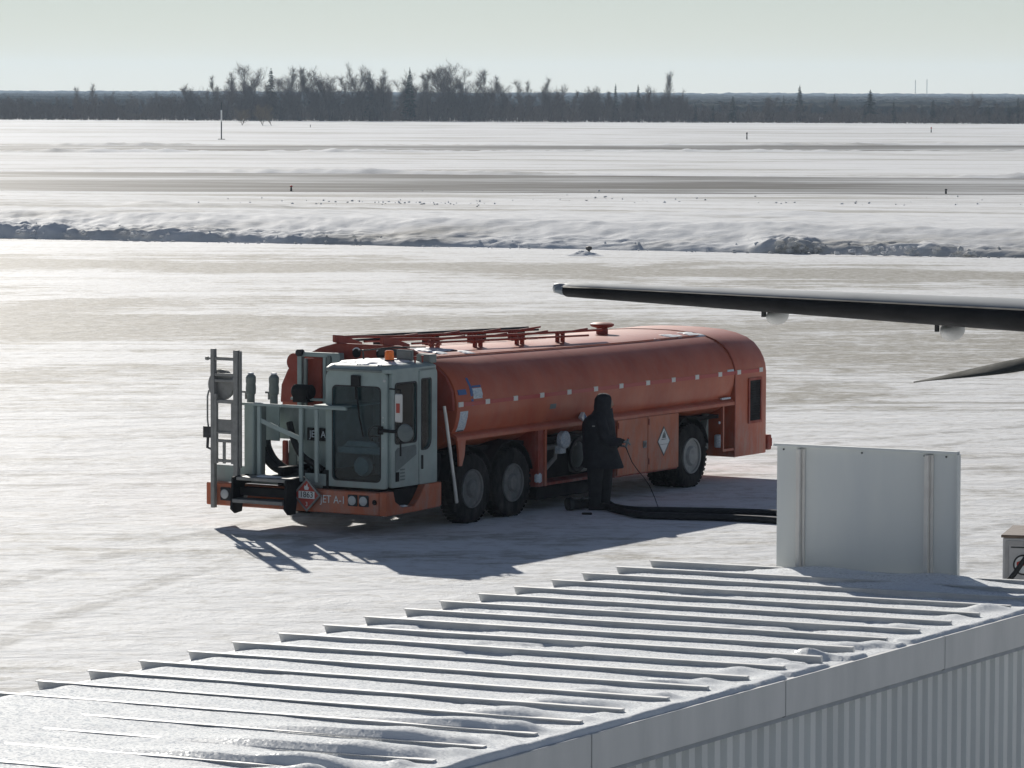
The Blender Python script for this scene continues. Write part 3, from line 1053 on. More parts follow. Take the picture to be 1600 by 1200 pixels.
M_PAPER = mat('white_notice', (0.60, 0.66, 0.70), 0.5, col2=(.42, .5, .58), scale=40, thresh=(.45, .55))
M_PLACR = mat('placard_red', (0.45, 0.07, 0.05), 0.5, var=.1)
M_LENS = mat('lamp_lens', (0.55, 0.57, 0.57), 0.15, var=.2, scale=30)
M_SILVER = mat('bare_alloy', (0.55, 0.56, 0.56), 0.35, metal=.8, var=.15)


def glass_mat(name, col, rough=0.03, alpha=0.5):
    m = bpy.data.materials.new(name); m.use_nodes = True
    nt = m.node_tree; nt.nodes.clear()
    t = nt.nodes.new('ShaderNodeBsdfTransparent'); t.inputs[0].default_value = (*col, 1)
    gl = nt.nodes.new('ShaderNodeBsdfGlossy'); gl.inputs['Roughness'].default_value = rough
    fr = nt.nodes.new('ShaderNodeFresnel'); fr.inputs[0].default_value = 1.28
    mx = nt.nodes.new('ShaderNodeMixShader'); out = nt.nodes.new('ShaderNodeOutputMaterial')
    nt.links.new(fr.outputs[0], mx.inputs[0]); nt.links.new(t.outputs[0], mx.inputs[1]); nt.links.new(gl.outputs[0], mx.inputs[2])
    nt.links.new(mx.outputs[0], out.inputs[0])
    return m


M_GLASS = glass_mat('cab_glass', (0.76, 0.86, 0.90))
M_AMBER = bpy.data.materials.new('amber_plastic'); M_AMBER.use_nodes = True
_b = M_AMBER.node_tree.nodes['Principled BSDF']
_b.inputs['Base Color'].default_value = (0.95, 0.24, 0.02, 1); _b.inputs['Roughness'].default_value = .25
_b.inputs['Transmission Weight'].default_value = .35; _b.inputs['Subsurface Weight'].default_value = .3

TA = on_ground(738, 818)
TTH = math.radians(32.0)
TRUCK = empty('fuel_truck', (TA.x, TA.y, 0), -TTH)
tag(TRUCK, 'large orange airport fuel tanker with boxy grey green cab and tall front ladder', 'fuel truck')
T = TRUCK
CX = -1.64                                   # centre line; visible side is x = 0, front is -y


def TL(px, py, y):
    """truck-local (x, z) of the sight line through a photo point where it meets the cross plane y"""
    n = Vector((math.cos(TTH), -math.sin(TTH), 0)); a = Vector((math.sin(TTH), math.cos(TTH), 0))
    o = Vector((-TA.x, -TA.y, CAM_H)); r = ray(px, py)
    t = (y - o.dot(a)) / r.dot(a)
    q = o + r * t
    return q.dot(n), q.z


def slab(mb, px0, px1, py0, py1, y, th=.03):
    x0, z1 = TL(px0, (py0 + py1) / 2, y)[0], TL((px0 + px1) / 2, py0, y)[1]
    x1, z0 = TL(px1, (py0 + py1) / 2, y)[0], TL((px0 + px1) / 2, py1, y)[1]
    return mb.box(x0, x1, y, y + th, z0, z1)


def part(mb, name, m, **kw):
    p = kw.pop('parent', T)
    return mb.build(name, m, p, **kw)


# tank shell
def section(half_bottom=True, grow=0.0, ztop=2.52):
    pr = [(0, 2.52), (.4, 2.515), (.80, 2.49), (1.05, 2.445), (1.25, 2.375), (1.40, 2.28), (1.51, 2.16), (1.585, 2.03), (1.628, 1.90), (1.64, 1.78),
          (1.625, 1.64), (1.585, 1.49), (1.515, 1.36), (1.42, 1.26), (1.30, 1.18), (1.1, 1.10), (.7, 1.06), (0, 1.05)]
    out = []
    for x, z in pr:
        out.append((x * (1 + grow), z + (grow * .9 if z > 1.8 else -grow * .9)))
    full = out + [(-x, z) for x, z in reversed(out[1:-1])]
    return [(CX + x, z) for x, z in full]


def taper(y): return 1.0


ring_y = [-.40, -.36, .6, 2.0, 4.0, 6.0, 8.24]
b = MB()
rings = []
for y in ring_y:
    gset = -.012 if y == -.40 else 0
    zl = .07 * max(0, min(1, (5.0 - y) / 5.4))            # the tank stands a little higher at the front
    rings.append([(x, y, z + (zl if z > 1.9 else 0)) for x, z in section(grow=gset)])
b.loft(rings)
tank = part(b, 'tank', M_ORANGE, smooth=40)
for y in (1.35, 3.35):
    b = MB(); zl = .07 * max(0, min(1, (5.0 - y) / 5.4))
    sec = [(x, z) for x, z in section(grow=.0018)]
    o2 = [(x, y - .007, z + (zl if z > 1.9 else 0)) for x, z in sec]
    o3 = [(x, y + .007, z + (zl if z > 1.9 else 0)) for x, z in sec]
    b.loft([o2, o3], cap=False)
    part(b, 'tank_seam', M_ORANGE, parent=tank, smooth=40)
b = MB()
b.tube([(CX + 1.02, y, 2.462 + .07 * max(0, min(1, (5.0 - y) / 5.4))) for y in (-.3, 2, 4, 6, 8.1)], .010, 6)
part(b, 'tank_bead', M_ORANGE, parent=tank)
# front coaming plate with two holes
b = MB()
poly = [(CX - 1.60, 1.75), (CX - 1.58, 2.02), (CX - 1.46, 2.26), (CX - 1.22, 2.45), (CX - .86, 2.62), (CX - .55, 2.70), (CX + .60, 2.70), (CX + .86, 2.65), (CX + 1.22, 2.46), (CX + 1.46, 2.26), (CX + 1.58, 2.02), (CX + 1.6, 1.75)]
b.prism(poly, 1, -.48, -.42)
coam = part(b, 'front_coaming', M_ORANGED, bevel=.01, smooth=0)
for x in (-1.80, -1.36):
    b = MB(); b.lathe([(.075, -.497), (.075, -.479)], (x, 0, 2.565), 1, 18)
    part(b, 'lightening_hole', M_BLACK, parent=coam)
    b = MB()
    rr = [(x + .075 * math.cos(a), -.492, 2.565 + .075 * math.sin(a)) for a in np.linspace(.5, 2.6, 10)]
    b.tube(rr, .012, 5)
    part(b, 'snow_rim', M_SNOWP, parent=coam)

# rear engine-style body with vertical sides
b = MB()
pr = [(1.64, .40), (1.64, 1.80), (1.625, 1.93), (1.585, 2.05), (1.51, 2.18), (1.40, 2.30), (1.25, 2.39), (1.05, 2.455), (.80, 2.50), (.4, 2.525), (0, 2.53)]
full = [(CX + x, z) for x, z in pr] + [(CX - x, z) for x, z in reversed(pr[:-1])]
rings = []
for y, gset in ((8.26, 0), (9.33, 0), (9.40, -.012), (9.43, -.04)):
    rings.append([(CX + (x - CX) * (1 + gset), y, z + (gset * 1.0 if z > 1 else 0)) for x, z in full])
b.loft(rings)
rear = part(b, 'rear_body', M_ORANGE, smooth=35)
b = MB()
o2 = [(CX + (x - CX) * 1.004, 8.245, z + .004) for x, z in full[0:]]
o3 = [(CX + (x - CX) * 1.004, 8.275, z + .004) for x, z in full[0:]]
b.loft([o2, o3], cap=False, closed=False)
part(b, 'body_seam', M_ORANGED, parent=rear)
b = MB(); b.box(-.01, .0015, 8.765, 9.145, .985, 1.675)
part(b, 'grille_back', M_BLACK, parent=rear, smooth=0)
b = MB(); b.frame(rrect(8.72, 9.19, .94, 1.72, .02), rrect(8.765, 9.145, .985, 1.675, .01), -.002, .02, 0)
grille = part(b, 'side_grille', M_ORANGED, parent=rear)
b = MB()
for k in range(17):
    z = 1.0 + .04 * k
    b.add([(-.004, 8.765, z), (.012, 8.765, z - .022), (.012, 9.145, z - .022), (-.004, 9.145, z)], [(0, 1, 2, 3)])
part(b, 'grille_louvres', M_BLACK, parent=rear)
b = MB(); b.box(-3.3, .01, 9.44, 9.56, .44, .70)
part(b, 'rear_bumper', M_ORANGED, bevel=.015, smooth=0)
b = MB(); b.box(-.06, .016, 9.555, 9.565, .5, .64)
part(b, 'tail_lamp', M_REFR)

# sloped ledges over the cabinets
for side in (0, 1):
    def sx(x): return x if side == 0 else 2 * CX - x
    b = MB()
    poly = [(-.34, 1.50), (-.03, 1.37), (0, 1.34), (0, 1.29), (-.03, 1.29), (-.03, 1.32), (-.34, 1.44)]
    b.prism([(sx(x), z) for x, z in poly], 1, -.44, 8.255)
    part(b, 'side_ledge', M_ORANGE, smooth=20)

# chassis, axles, underside
b = MB()
for x in (CX - .46, CX + .36):
    b.box(x, x + .1, -2.15, 9.3, .62, .92)
for y in (-1.6, -.9, 2.2, 4.1, 6.1, 7.6, 9.0):
    b.box(CX - .36, CX + .36, y, y + .12, .66, .86)
part(b, 'chassis', M_BLACK, smooth=0)
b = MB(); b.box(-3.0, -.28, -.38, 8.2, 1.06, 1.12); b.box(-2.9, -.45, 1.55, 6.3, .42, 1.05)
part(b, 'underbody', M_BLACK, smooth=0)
for y in (0.07, 1.24, 6.86):
    b = MB(); b.tube([(-3.1, y, .53), (-.2, y, .53)], .09, 10); b.lathe([(.05, -.24), (.2, -.12), (.2, .12), (.05, .24)], (CX, y, .53), 0, 14)
    part(b, 'axle', M_BLACK)


def wheel(x_out, y, sgn, m_rim, width=.31, r=.535, plain=False):
    """tyre with its outer face at x_out, sgn=+1 faces +x"""
    b = MB()
    w = width
    prof = [(.29, -w + .02), (.36, -w), (.47, -w + .005), (r - .012, -w + .035), (r, -w + .06), (r, -.06), (r - .012, -.035), (.47, -.005), (.36, 0), (.30, -.025), (.285, -.06), (.285, -w + .06)]
    b.lathe([(rr, sgn * h) for rr, h in prof], (x_out, y, r - .008), 0, 40)
    t = part(b, 'wheel', M_RUBBER, smooth=35)
    b = MB()
    for k in range(40):                                   # tread lugs
        a = 2 * math.pi * k / 40
        for h0, h1, off in ((-w + .03, -w * .52, 0), (-w * .48, -.03, .5)):
            aa = a + off * 2 * math.pi / 40
            ca, sa = math.cos(aa), math.sin(aa); ca2, sa2 = math.cos(aa + .085), math.sin(aa + .085)
            vs = []
            for rr in (r - .005, r + .014):
                for (c_, s_) in ((ca, sa), (ca2, sa2)):
                    for h in (h0, h1):
                        vs.append((x_out + sgn * h, y + rr * c_, r - .008 + rr * s_))
            b.add(vs, [(4, 5, 7, 6), (0, 4, 6, 2), (1, 3, 7, 5), (0, 1, 5, 4), (2, 6, 7, 3)])
    part(b, 'tread', M_RUBBER, parent=t, smooth=0)
    b = MB()
    if plain:
        prof = [(.30, -.03), (.295, .0), (.27, -.005), (.265, -.05), (.19, -.07), (.165, -.02), (.14, .015), (.06, .03), (.0005, .03)]
    else:
        prof = [(.30, -.03), (.295, .0), (.275, -.005), (.265, -.06), (.235, -.11), (.17, -.13), (.15, -.12), (.14, -.02), (.11, .015), (.05, .025), (.0005, .025)]
    b.lathe([(rr, sgn * h) for rr, h in prof], (x_out, y, r - .008), 0, 36)
    part(b, 'rim', m_rim, parent=t, smooth=35)
    b = MB()
    for k in range(10):
        a = 2 * math.pi * k / 10
        hx = -.068 if plain else -.125
        b.lathe([(.014, sgn * hx), (.014, sgn * (hx + .035)), (.008, sgn * (hx + .04))], (x_out, y + .2 * math.cos(a) * (1.05 if not plain else 1.05), r - .008 + .21 * math.sin(a)), 0, 6)
    part(b, 'wheel_nuts', M_STEEL, parent=t, smooth=0)
    b = MB()
    for k in range(5):
        a = 2 * math.pi * (k + .5) / 5
        b.lathe([(.032, sgn * -.085), (.032, sgn * -.083)], (x_out, y + .248 * math.cos(a), r - .008 + .248 * math.sin(a)), 0, 10)
    part(b, 'hand_hole', M_BLACK, parent=t, smooth=0)


for y in (0.07, 1.24):
    wheel(-.03, y, 1, M_RIM)
    wheel(-3.25, y, -1, M_RIM)
wheel(-.03, 6.86, 1, M_RIML, plain=True)
wheel(-.37, 6.86, 1, M_RIM)
wheel(-3.25, 6.86, -1, M_RIM)
wheel(-2.91, 6.86, -1, M_RIM)
for y in (.07, 1.24, 6.86):                               # mudguard liners
    b = MB()
    n = 12
    rings = []
    for k in range(n + 1):
        a = math.pi * (.08 + .84 * k / n)
        c_, s_ = math.cos(a), math.sin(a)
        rings.append([(-.72, y + .66 * c_, .53 + .66 * s_), (-.08, y + .66 * c_, .53 + .66 * s_), (-.08, y + .64 * c_, .53 + .64 * s_), (-.72, y + .64 * c_, .53 + .64 * s_)])
    b.loft(rings)
    part(b, 'mudguard', M_BLACK)

# wheel-well front leg and rear panel, pump bay, cabinets
b = MB(); b.prism([(-.40, 1.32), (-.16, 1.32), (-.20, 1.05), (-.27, .90), (-.34, .90), (-.36, 1.1)], 0, -.05, -.015)
part(b, 'wheel_arch_leg', M_ORANGE, smooth=0)
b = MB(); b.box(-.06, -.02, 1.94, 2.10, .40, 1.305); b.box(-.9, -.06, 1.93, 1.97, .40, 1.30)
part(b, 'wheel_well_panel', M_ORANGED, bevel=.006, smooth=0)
b = MB(); b.box(-.045, .0, 2.12, 2.17, .40, 1.305)
part(b, 'bay_post', M_ORANGE, bevel=.005, smooth=0)
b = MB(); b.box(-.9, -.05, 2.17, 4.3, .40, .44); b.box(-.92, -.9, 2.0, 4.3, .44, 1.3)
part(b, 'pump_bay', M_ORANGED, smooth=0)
b = MB(); b.tube([(-.5, 2.35, .62), (-.5, 2.9, .62), (-.5, 3.15, .75), (-.5, 3.2, 1.2)], .075, 12)
b.tube([(-.35, 2.35, .95), (-.35, 3.6, .95)], .045, 10); b.lathe([(.13, 2.5), (.13, 2.54), (.07, 2.55)], (-.35, 0, .95), 1, 16)
part(b, 'pump_pipes', M_STEEL)
b = MB(); b.lathe([(.02, .46), (.17, .5), (.19, .56), (.19, 1.0), (.13, 1.12), (.03, 1.15)], (-.42, 3.75, 0), 2, 20)
part(b, 'filter_vessel', M_TEALD)
b = MB(); b.lathe([(.12, -.05), (.14, -.03), (.14, .05), (.11, .07)], (-.10, 2.82, 1.08), 0, 18); b.box(-.2, -.1, 2.74, 2.9, .86, .98)
part(b, 'meter_head', M_PAPER)
b = MB()
b.tube([(-.14 + .005 * math.sin(t), 3.35 + .26 * math.cos(t) * (1 - .006 * t), .80 + .26 * math.sin(t) * (1 - .006 * t)) for t in np.linspace(0, 6 * math.pi, 70)], .028, 6)
part(b, 'hose_coil', M_HOSE)
b = MB(); b.lathe([(.045, .0), (.065, .02), (.065, .13), (.03, .17), (.03, .20)], (-.06, 1.99, .46), 2, 14)
part(b, 'pale_canister', M_PAPER)
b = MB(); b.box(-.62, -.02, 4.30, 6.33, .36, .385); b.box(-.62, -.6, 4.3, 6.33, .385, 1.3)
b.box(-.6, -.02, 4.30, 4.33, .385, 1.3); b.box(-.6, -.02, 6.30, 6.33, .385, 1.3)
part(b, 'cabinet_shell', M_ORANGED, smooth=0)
for y0, y1 in ((4.335, 5.305), (5.32, 6.325)):
    b = MB(); b.box(-.018, .008, y0, y1, .385, 1.285)
    door = part(b, 'cabinet_door', M_ORANGE2, bevel=.006, smooth=0)
    b = MB(); b.box(.009, .022, y1 - .16, y1 - .05, .78, .9); b.tube([(.03, y1 - .13, .80), (.04, y1 - .10, .87)], .012, 6)
    if y0 < 5: part(b, 'door_latch', M_STEEL, parent=door, bevel=.003, smooth=0)
    b = MB()
    for z in (.5, 1.15): b.tube([(.014, y0 + .015, z), (.014, y0 + .015, z + .1)], .012, 6)
    part(b, 'door_hinge', M_ORANGED, parent=door)
# diamond placard on the rear door
b = MB(); b.prism([(5.825, .63), (6.015, .85), (5.825, 1.07), (5.635, .85)], 0, .0085, .014)
pl = part(b, 'door_placard', M_LETTER, smooth=0)
b = MB(); b.frame([(5.825, .605), (6.035, .85), (5.825, 1.095), (5.615, .85)], [(5.825, .635), (6.01, .85), (5.825, 1.065), (5.64, .85)], .0085, .016, 0)
part(b, 'placard_border', M_DASH, parent=pl, smooth=0)
b = MB(); b.prism([(5.77, .90), (5.80, 1.0), (5.825, .93), (5.84, 1.02), (5.87, .97), (5.885, .90)], 0, .0142, .017)
b.box(.0142, .017, 5.745, 5.905, .875, .885); b.box(.0142, .017, 5.68, 5.97, .795, .80)
part(b, 'placard_flame', M_DASH, parent=pl, smooth=0)
# gear behind the rear wheel
b = MB(); b.box(-1.3, -.55, 7.45, 8.2, .55, .60)
part(b, 'rear_shelf', M_BLACK, smooth=0)
b = MB(); b.box(-.05, -.005, 7.86, 7.90, .52, 1.30); b.box(-.05, -.005, 7.90, 8.25, .52, .56)
part(b, 'rear_frame', M_ORANGE, smooth=0)
b = MB(); b.box(-.9, -.5, 7.35, 7.8, .62, .95)
part(b, 'battery_box', M_ORANGED, bevel=.02, smooth=0)
b = MB(); b.prism([(7.35, .6), (7.46, .95), (7.52, .95), (7.48, .6)], 0, -.42, -.3); b.prism([(7.72, .55), (7.86, 1.15), (7.88, 1.15), (7.88, .55)], 0, -.42, -.3)
part(b, 'spring_hanger', M_TEALD, smooth=0)
b = MB(); b.lathe([(.05, 0), (.07, .02), (.07, .2), (.05, .22)], (-.2, 8.05, .57), 2, 12)
part(b, 'pale_canister', M_PAPER)
b = MB(); b.lathe([(.025, -.01), (.025, .01)], (-.14, 7.97, 1.0), 0, 10)
part(b, 'side_lamp', M_PAPER)
# undertray visible below the tank line
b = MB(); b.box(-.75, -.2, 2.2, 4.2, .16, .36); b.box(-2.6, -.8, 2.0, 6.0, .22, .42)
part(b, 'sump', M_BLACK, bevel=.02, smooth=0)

# reflective tape along the widest line
ys = [-.32, .43, 1.24, 2.02, 2.84, 3.66, 4.46, 5.32, 6.16, 6.95, 7.74, 8.40, 9.18]
for i, y in enumerate(ys):
    xo = .003 if y < 8.26 else .003
    b = MB(); b.box(xo - .02, xo, y - .062, y + .062, 1.80, 1.875)
    part(b, 'reflector', M_REFL, smooth=0)
    if i < len(ys) - 1:
        y1 = ys[i + 1]
        b = MB(); b.box(xo - .02, xo - .0005, y + .064, min(y1 - .064, 9.3), 1.805, 1.865)
        part(b, 'red_tape', M_REFR, smooth=0)
# notices on the tank's front shoulder and flank


def on_tank(y0, y1, z0, z1, m, name, off=.004, n=6):
    sec = [(x, z) for x, z in section() if x > CX + .3]
    sec.sort(key=lambda p: -p[1])

    def xs(z):
        zz = [p[1] for p in sec]; xx = [p[0] for p in sec]
        return float(np.interp(-z, [-q for q in zz], xx))
    V, Fc = [], []
    for k in range(n + 1):
        z = z0 + (z1 - z0) * k / n
        x = xs(z - (.07 * (5 - y0) / 5.4 if z > 1.95 else 0)) + off
        for y in (y0, y1): V += [(x, y, z), (x - .012, y, z)]
    for k in range(n):
        a = 4 * k
        Fc += [(a, a + 2, a + 6, a + 4), (a + 1, a + 5, a + 7, a + 3), (a, a + 4, a + 5, a + 1), (a + 2, a + 3, a + 7, a + 6)]
    return mesh_np(name, V, Fc, m, T)


on_tank(-.34, -.12, 1.42, 1.73, M_PAPER, 'notice_sheet')
on_tank(-.36, -.14, 1.98, 2.06, M_BLUE, 'blue_sticker')
on_tank(-.02, .04, 1.80, 2.22, M_BLUE, 'blue_strip')
on_tank(.05, .30, 1.90, 2.06, M_PAPER, 'side_notice')
on_tank(.05, .30, 2.07, 2.10, M_BLUE, 'blue_strip')
on_tank(8.0, 8.22, 1.84, 1.90, M_PAPER, 'blue_sticker', off=.008)
b = MB(); b.box(-.06, -.02, 7.85, 8.15, 1.40, 1.43)
part(b, 'blue_sticker', M_PAPER, smooth=0)
on_tank(2.28, 2.46, 1.60, 1.68, M_DASH, 'data_plate')
b = MB(); b.lathe([(.03, -.03), (.045, -.02), (.045, .03), (.03, .04)], (-.12, 2.3, 1.47), 0, 12)
part(b, 'pull_knob', M_DARK)
b = MB(); b.prism([(3.28, 1.33), (3.36, 1.41), (3.28, 1.49), (3.20, 1.41)], 0, -.05, .012)
part(b, 'ledge_placard', M_LETTER, smooth=0)
b = MB(); b.prism([(3.28, 1.34), (3.34, 1.41), (3.28, 1.41)], 0, .0125, .016); b.prism([(3.28, 1.48), (3.34, 1.41), (3.28, 1.41)], 0, .0165, .018)
part(b, 'placard_print', M_BLUE, smooth=0)
b = MB(); b.box(-.3, -.08, -.34, -.10, 1.40, 1.53)
part(b, 'filler_boot', M_RUBBER, bevel=.03, smooth=0)

# tank top: vent, folded handrails, snow
vent = MB().lathe([(.10, 2.5), (.10, 2.60), (.09, 2.62), (.17, 2.64), (.20, 2.66), (.20, 2.69), (.15, 2.71), (.001, 2.72)], (CX, 6.6, 0), 2, 24)
part(vent, 'vent_cap', M_ORANGED)


def zt(y): return 2.52 + .07 * max(0, min(1, (5.0 - y) / 5.4))


for x0, x1, y0, y1 in ((-2.20, -1.95, -.40, 4.9), (-1.33, -1.02, -.38, 5.55)):
    b = MB()
    b.tube([(x0, y0, zt(y0) + .20), (x0 + .1, 1.0, zt(1) + .16), (x1, y1, zt(y1) + .14)], .022, 6)
    b.tube([(x0 + .14, y0 + .5, zt(y0) + .11), (x1 + .1, y1 - .6, zt(y1) + .08)], .018, 6)
    rail = part(b, 'folded_handrail', M_ORANGED)
    b = MB()
    b.prism([(y0 - .12, zt(y0) + .24), (y0 + .10, zt(y0) + .22), (y0 + .62, zt(y0) + .09), (y0 + .62, zt(y0) - .04), (y0 + .05, zt(y0) - .04), (y0 + .02, zt(y0) + .10), (y0 - .12, zt(y0) + .13)], 0, x0 - .03, x0 + .03)
    part(b, 'rail_bracket', M_ORANGED, parent=rail, bevel=.008, smooth=0)
    k = 0
    y = y0 + 1.25
    while y < y1 - .3:
        t = (y - y0) / (y1 - y0); x = x0 + (x1 - x0) * t
        b = MB()
        b.box(x - .025, x + .025, y - .1, y - .04, zt(y) - .03, zt(y) + .15)
        b.box(x - .025, x + .025, y + .06, y + .12, zt(y) - .03, zt(y) + .13)
        b.tube([(x, y - .12, zt(y) + .13), (x + .04, y + .8, zt(y) + .17)], .017, 6)
        b.box(x - .05, x + .05, y - .12, y + .13, zt(y) + .06, zt(y) + .085)
        part(b, 'rail_stand', M_ORANGED, parent=rail, smooth=0)
        y += 1.15
b = MB(); b.tube([(-2.55, .2, zt(0) + .16), (-2.3, 5.3, zt(5) + .14)], .03, 6); b.tube([(-2.35, .2, zt(0) + .12), (-2.1, 5.3, zt(5) + .12)], .02, 6)
for y in (1, 2.4, 3.8, 5): b.box(-2.5, -2.2, y, y + .05, zt(y) - .05, zt(y) + .13)
part(b, 'folded_handrail', M_DARK, smooth=0)
# thin snow left on the tank's back and roof walk


def snow_patch(name, x0, x1, y0, y1, zf, h, sd, thr=.0, m=M_SNOWP, n=26, parent=T):
    V, Fc = [], []
    for i in range(n + 1):
        for j in range(n + 1):
            x = x0 + (x1 - x0) * i / n; y = y0 + (y1 - y0) * j / n
            e = min(i, j, n - i, n - j) / (n * .5)
            k = fbm(x * 2.6 + sd, y * 1.6, sd, 4) + 1.6 * e - .75 + thr
            V.append((x, y, zf(x, y) + (h * min(1, k * 2.2) if k > 0 else -.03)))
    for i in range(n):
        for j in range(n):
            a = i * (n + 1) + j
            q = (a, a + n + 1, a + n + 2, a + 1)
            if max(V[w][2] - zf(V[w][0], V[w][1]) for w in q) > 0: Fc.append(q)
    if Fc:
        return mesh_np(name, V, Fc, m, parent, smooth=True)


def tank_z(x, y):
    pr = sorted([(px_ - CX, z) for px_, z in section() if z > 1.78 and px_ >= CX])
    return float(np.interp(abs(x - CX), [p[0] for p in pr], [p[1] for p in pr])) + .07 * max(0, min(1, (5.0 - y) / 5.4))


snow_patch('snow_patch', -2.5, -.95, -.36, 1.1, tank_z, .03, 2, .45)
snow_patch('snow_patch', -1.5, -.78, .25, .55, tank_z, .02, 5, .35)
snow_patch('snow_patch', -.95, -.62, .9, 1.15, tank_z, .015, 8, .25)
snow_patch('snow_patch', -1.1, -.55, 7.75, 8.35, tank_z, .018, 3, .12)
snow_patch('snow_patch', -.9, -.5, 7.2, 7.9, tank_z, .015, 12, .05)
snow_patch('snow_patch', -.8, -.5, 6.4, 6.9, tank_z, .012, 15, -.05)

# front bumper and lower body
b = MB(); b.box(-3.33, -.17, -2.30, -2.12, .30, .64)
bump = part(b, 'front_bumper', M_ORANGE2, bevel=.015, smooth=0)
b = MB(); b.box(-3.335, -3.30, -2.12, -1.75, .30, .64)
part(b, 'bumper_return', M_ORANGE2, bevel=.01, smooth=0)
# lower cab skirt on the driver's side with its boarding step cut-out
b = MB()
b.prism([(-2.30, .30), (-2.30, .655), (-2.10, .655), (-2.05, .50), (-1.86, .40), (-1.55, .40), (-1.42, .50), (-1.28, .655), (-1.25, .70), (-.80, .70), (-.80, .35), (-.84, .33), (-1.5, .31)], 0, -.165, -.04)
part(b, 'cab_skirt', M_ORANGE2, bevel=.01, smooth=0)
b = MB(); b.box(-.5, -.17, -2.08, -1.28, .40, .66)
part(b, 'step_well', M_BLACK, smooth=0)
b = MB(); b.box(-.3, -.05, -1.84, -1.56, .385, .40)
stp = part(b, 'boarding_step', M_STEEL, smooth=0)
snow_patch('snow_patch', -.16, -.06, -1.82, -1.62, lambda x, y: .401, .02, 4, .6)
for x in (-.63, -.43):
    b = MB(); b.box(x - .085, x + .085, -2.325, -2.301, .425, .595)
    lamp = part(b, 'headlight', M_DARK, bevel=.01, smooth=0)
    b = MB(); b.lathe([(.068, -2.327), (.07, -2.335), (.05, -2.345), (.001, -2.348)], (x, 0, .51), 1, 18)
    part(b, 'lens', M_LENS, parent=lamp)
b = MB(); b.lathe([(.03, -2.301), (.04, -2.315), (.03, -2.33)], (-.24, 0, .50), 1, 12)
part(b, 'tow_eye', M_BLACK)
b = MB(); b.box(-3.05, -2.86, -2.325, -2.301, .38, .58)
lamp = part(b, 'headlight', M_DARK, bevel=.01, smooth=0)
b = MB(); b.lathe([(.07, -2.327), (.072, -2.337), (.05, -2.347), (.001, -2.35)], (-2.96, 0, .48), 1, 18)
part(b, 'lens', M_LENS, parent=lamp)
b = MB(); b.lathe([(.05, -2.302), (.05, -2.325), (.03, -2.335)], (-2.60, 0, .48), 1, 16)
part(b, 'marker_lamp', M_LENS)
text('lettering', 'JET A-1', .165, M_LETTER, T, (-.99, -2.306, .50), (math.pi / 2, 0, 0), sx=.88)
# red diamond placard with its number
cxp, czp = -1.42, .555
b = MB(); b.prism([(cxp, czp - .235), (cxp + .235, czp), (cxp, czp + .235), (cxp - .235, czp)], 1, -2.372, -2.352)
plq = part(b, 'hazard_placard', M_PLACR, smooth=0)
b = MB(); b.frame([(cxp, czp - .25), (cxp + .25, czp), (cxp, czp + .25), (cxp - .25, czp)], [(cxp, czp - .215), (cxp + .215, czp), (cxp, czp + .215), (cxp - .215, czp)], -2.378, -2.35, 1)
part(b, 'placard_border', M_STEEL, parent=plq, smooth=0)
b = MB(); b.box(cxp - .145, cxp + .145, -2.375, -2.3725, czp - .055, czp + .055)
part(b, 'number_panel', M_LETTER, parent=plq, smooth=0)
o = text('lettering', '1863', .125, M_DARK, plq, (cxp, -2.3765, czp), (math.pi / 2, 0, 0), sx=.98)
o = text('lettering', '3', .09, M_LETTER, plq, (cxp, -2.374, czp - .14), (math.pi / 2, 0, 0))
b = MB(); b.prism([(cxp - .03, czp + .075), (cxp + .03, czp + .075), (cxp + .045, czp + .11), (cxp + .022, czp + .125), (cxp + .012, czp + .175), (cxp - .015, czp + .13), (cxp - .035, czp + .14), (cxp - .045, czp + .10)], 1, -2.375, -2.3725)
part(b, 'flame_symbol', M_LETTER, parent=plq, smooth=0)
b = MB(); b.box(cxp - .12, cxp + .12, -2.352, -2.30, czp - .1, czp + .1)
part(b, 'placard_holder', M_DARK, smooth=0)

# front deck, its steps and kerb
b = MB(); b.box(-3.30, -1.22, -2.12, -.55, .74, .78)
part(b, 'front_deck', M_TEALD, smooth=0)
b = MB(); b.box(-3.28, -2.42, -2.14, -2.121, .645, .90)
part(b, 'deck_kickplate', M_TEAL, bevel=.004, smooth=0)
b = MB(); b.box(-2.42, -1.24, -2.14, -2.121, .645, .74); b.box(-1.60, -1.22, -2.16, -2.141, .68, .86)
part(b, 'deck_edge', M_TEAL, bevel=.004, smooth=0)
b = MB()
b.prism([(-2.16, .80), (-2.62, .78), (-2.66, .30), (-2.56, .23), (-2.40, .25), (-2.32, .66), (-2.16, .66)], 0, -2.62, -2.585)
part(b, 'step_bracket', M_BLACK, smooth=0)
b = MB()
b.prism([(-2.16, .80), (-2.60, .78), (-2.64, .34), (-2.54, .25), (-2.40, .26), (-2.32, .66), (-2.16, .66)], 0, -1.655, -1.60)
part(b, 'step_bracket', M_BLACK, smooth=0)
b = MB(); b.box(-2.55, -1.66, -2.60, -2.18, .735, .785)
s1 = part(b, 'step_tread', M_STEEL, bevel=.006, smooth=0)
b = MB(); b.box(-2.582, -1.662, -2.66, -2.35, .40, .455)
part(b, 'step_tread', M_STEEL, bevel=.006, smooth=0)
b = MB(); b.box(-2.55, -1.64, -2.50, -2.31, .50, .62)
part(b, 'step_riser', M_BLACK, smooth=0)
snow_patch('snow_patch', -2.45, -1.75, -2.5, -2.22, lambda x, y: .786, .02, 6, .05)
snow_patch('snow_patch', -2.2, -1.4, -1.5, -.9, lambda x, y: .781, .03, 9, .15)

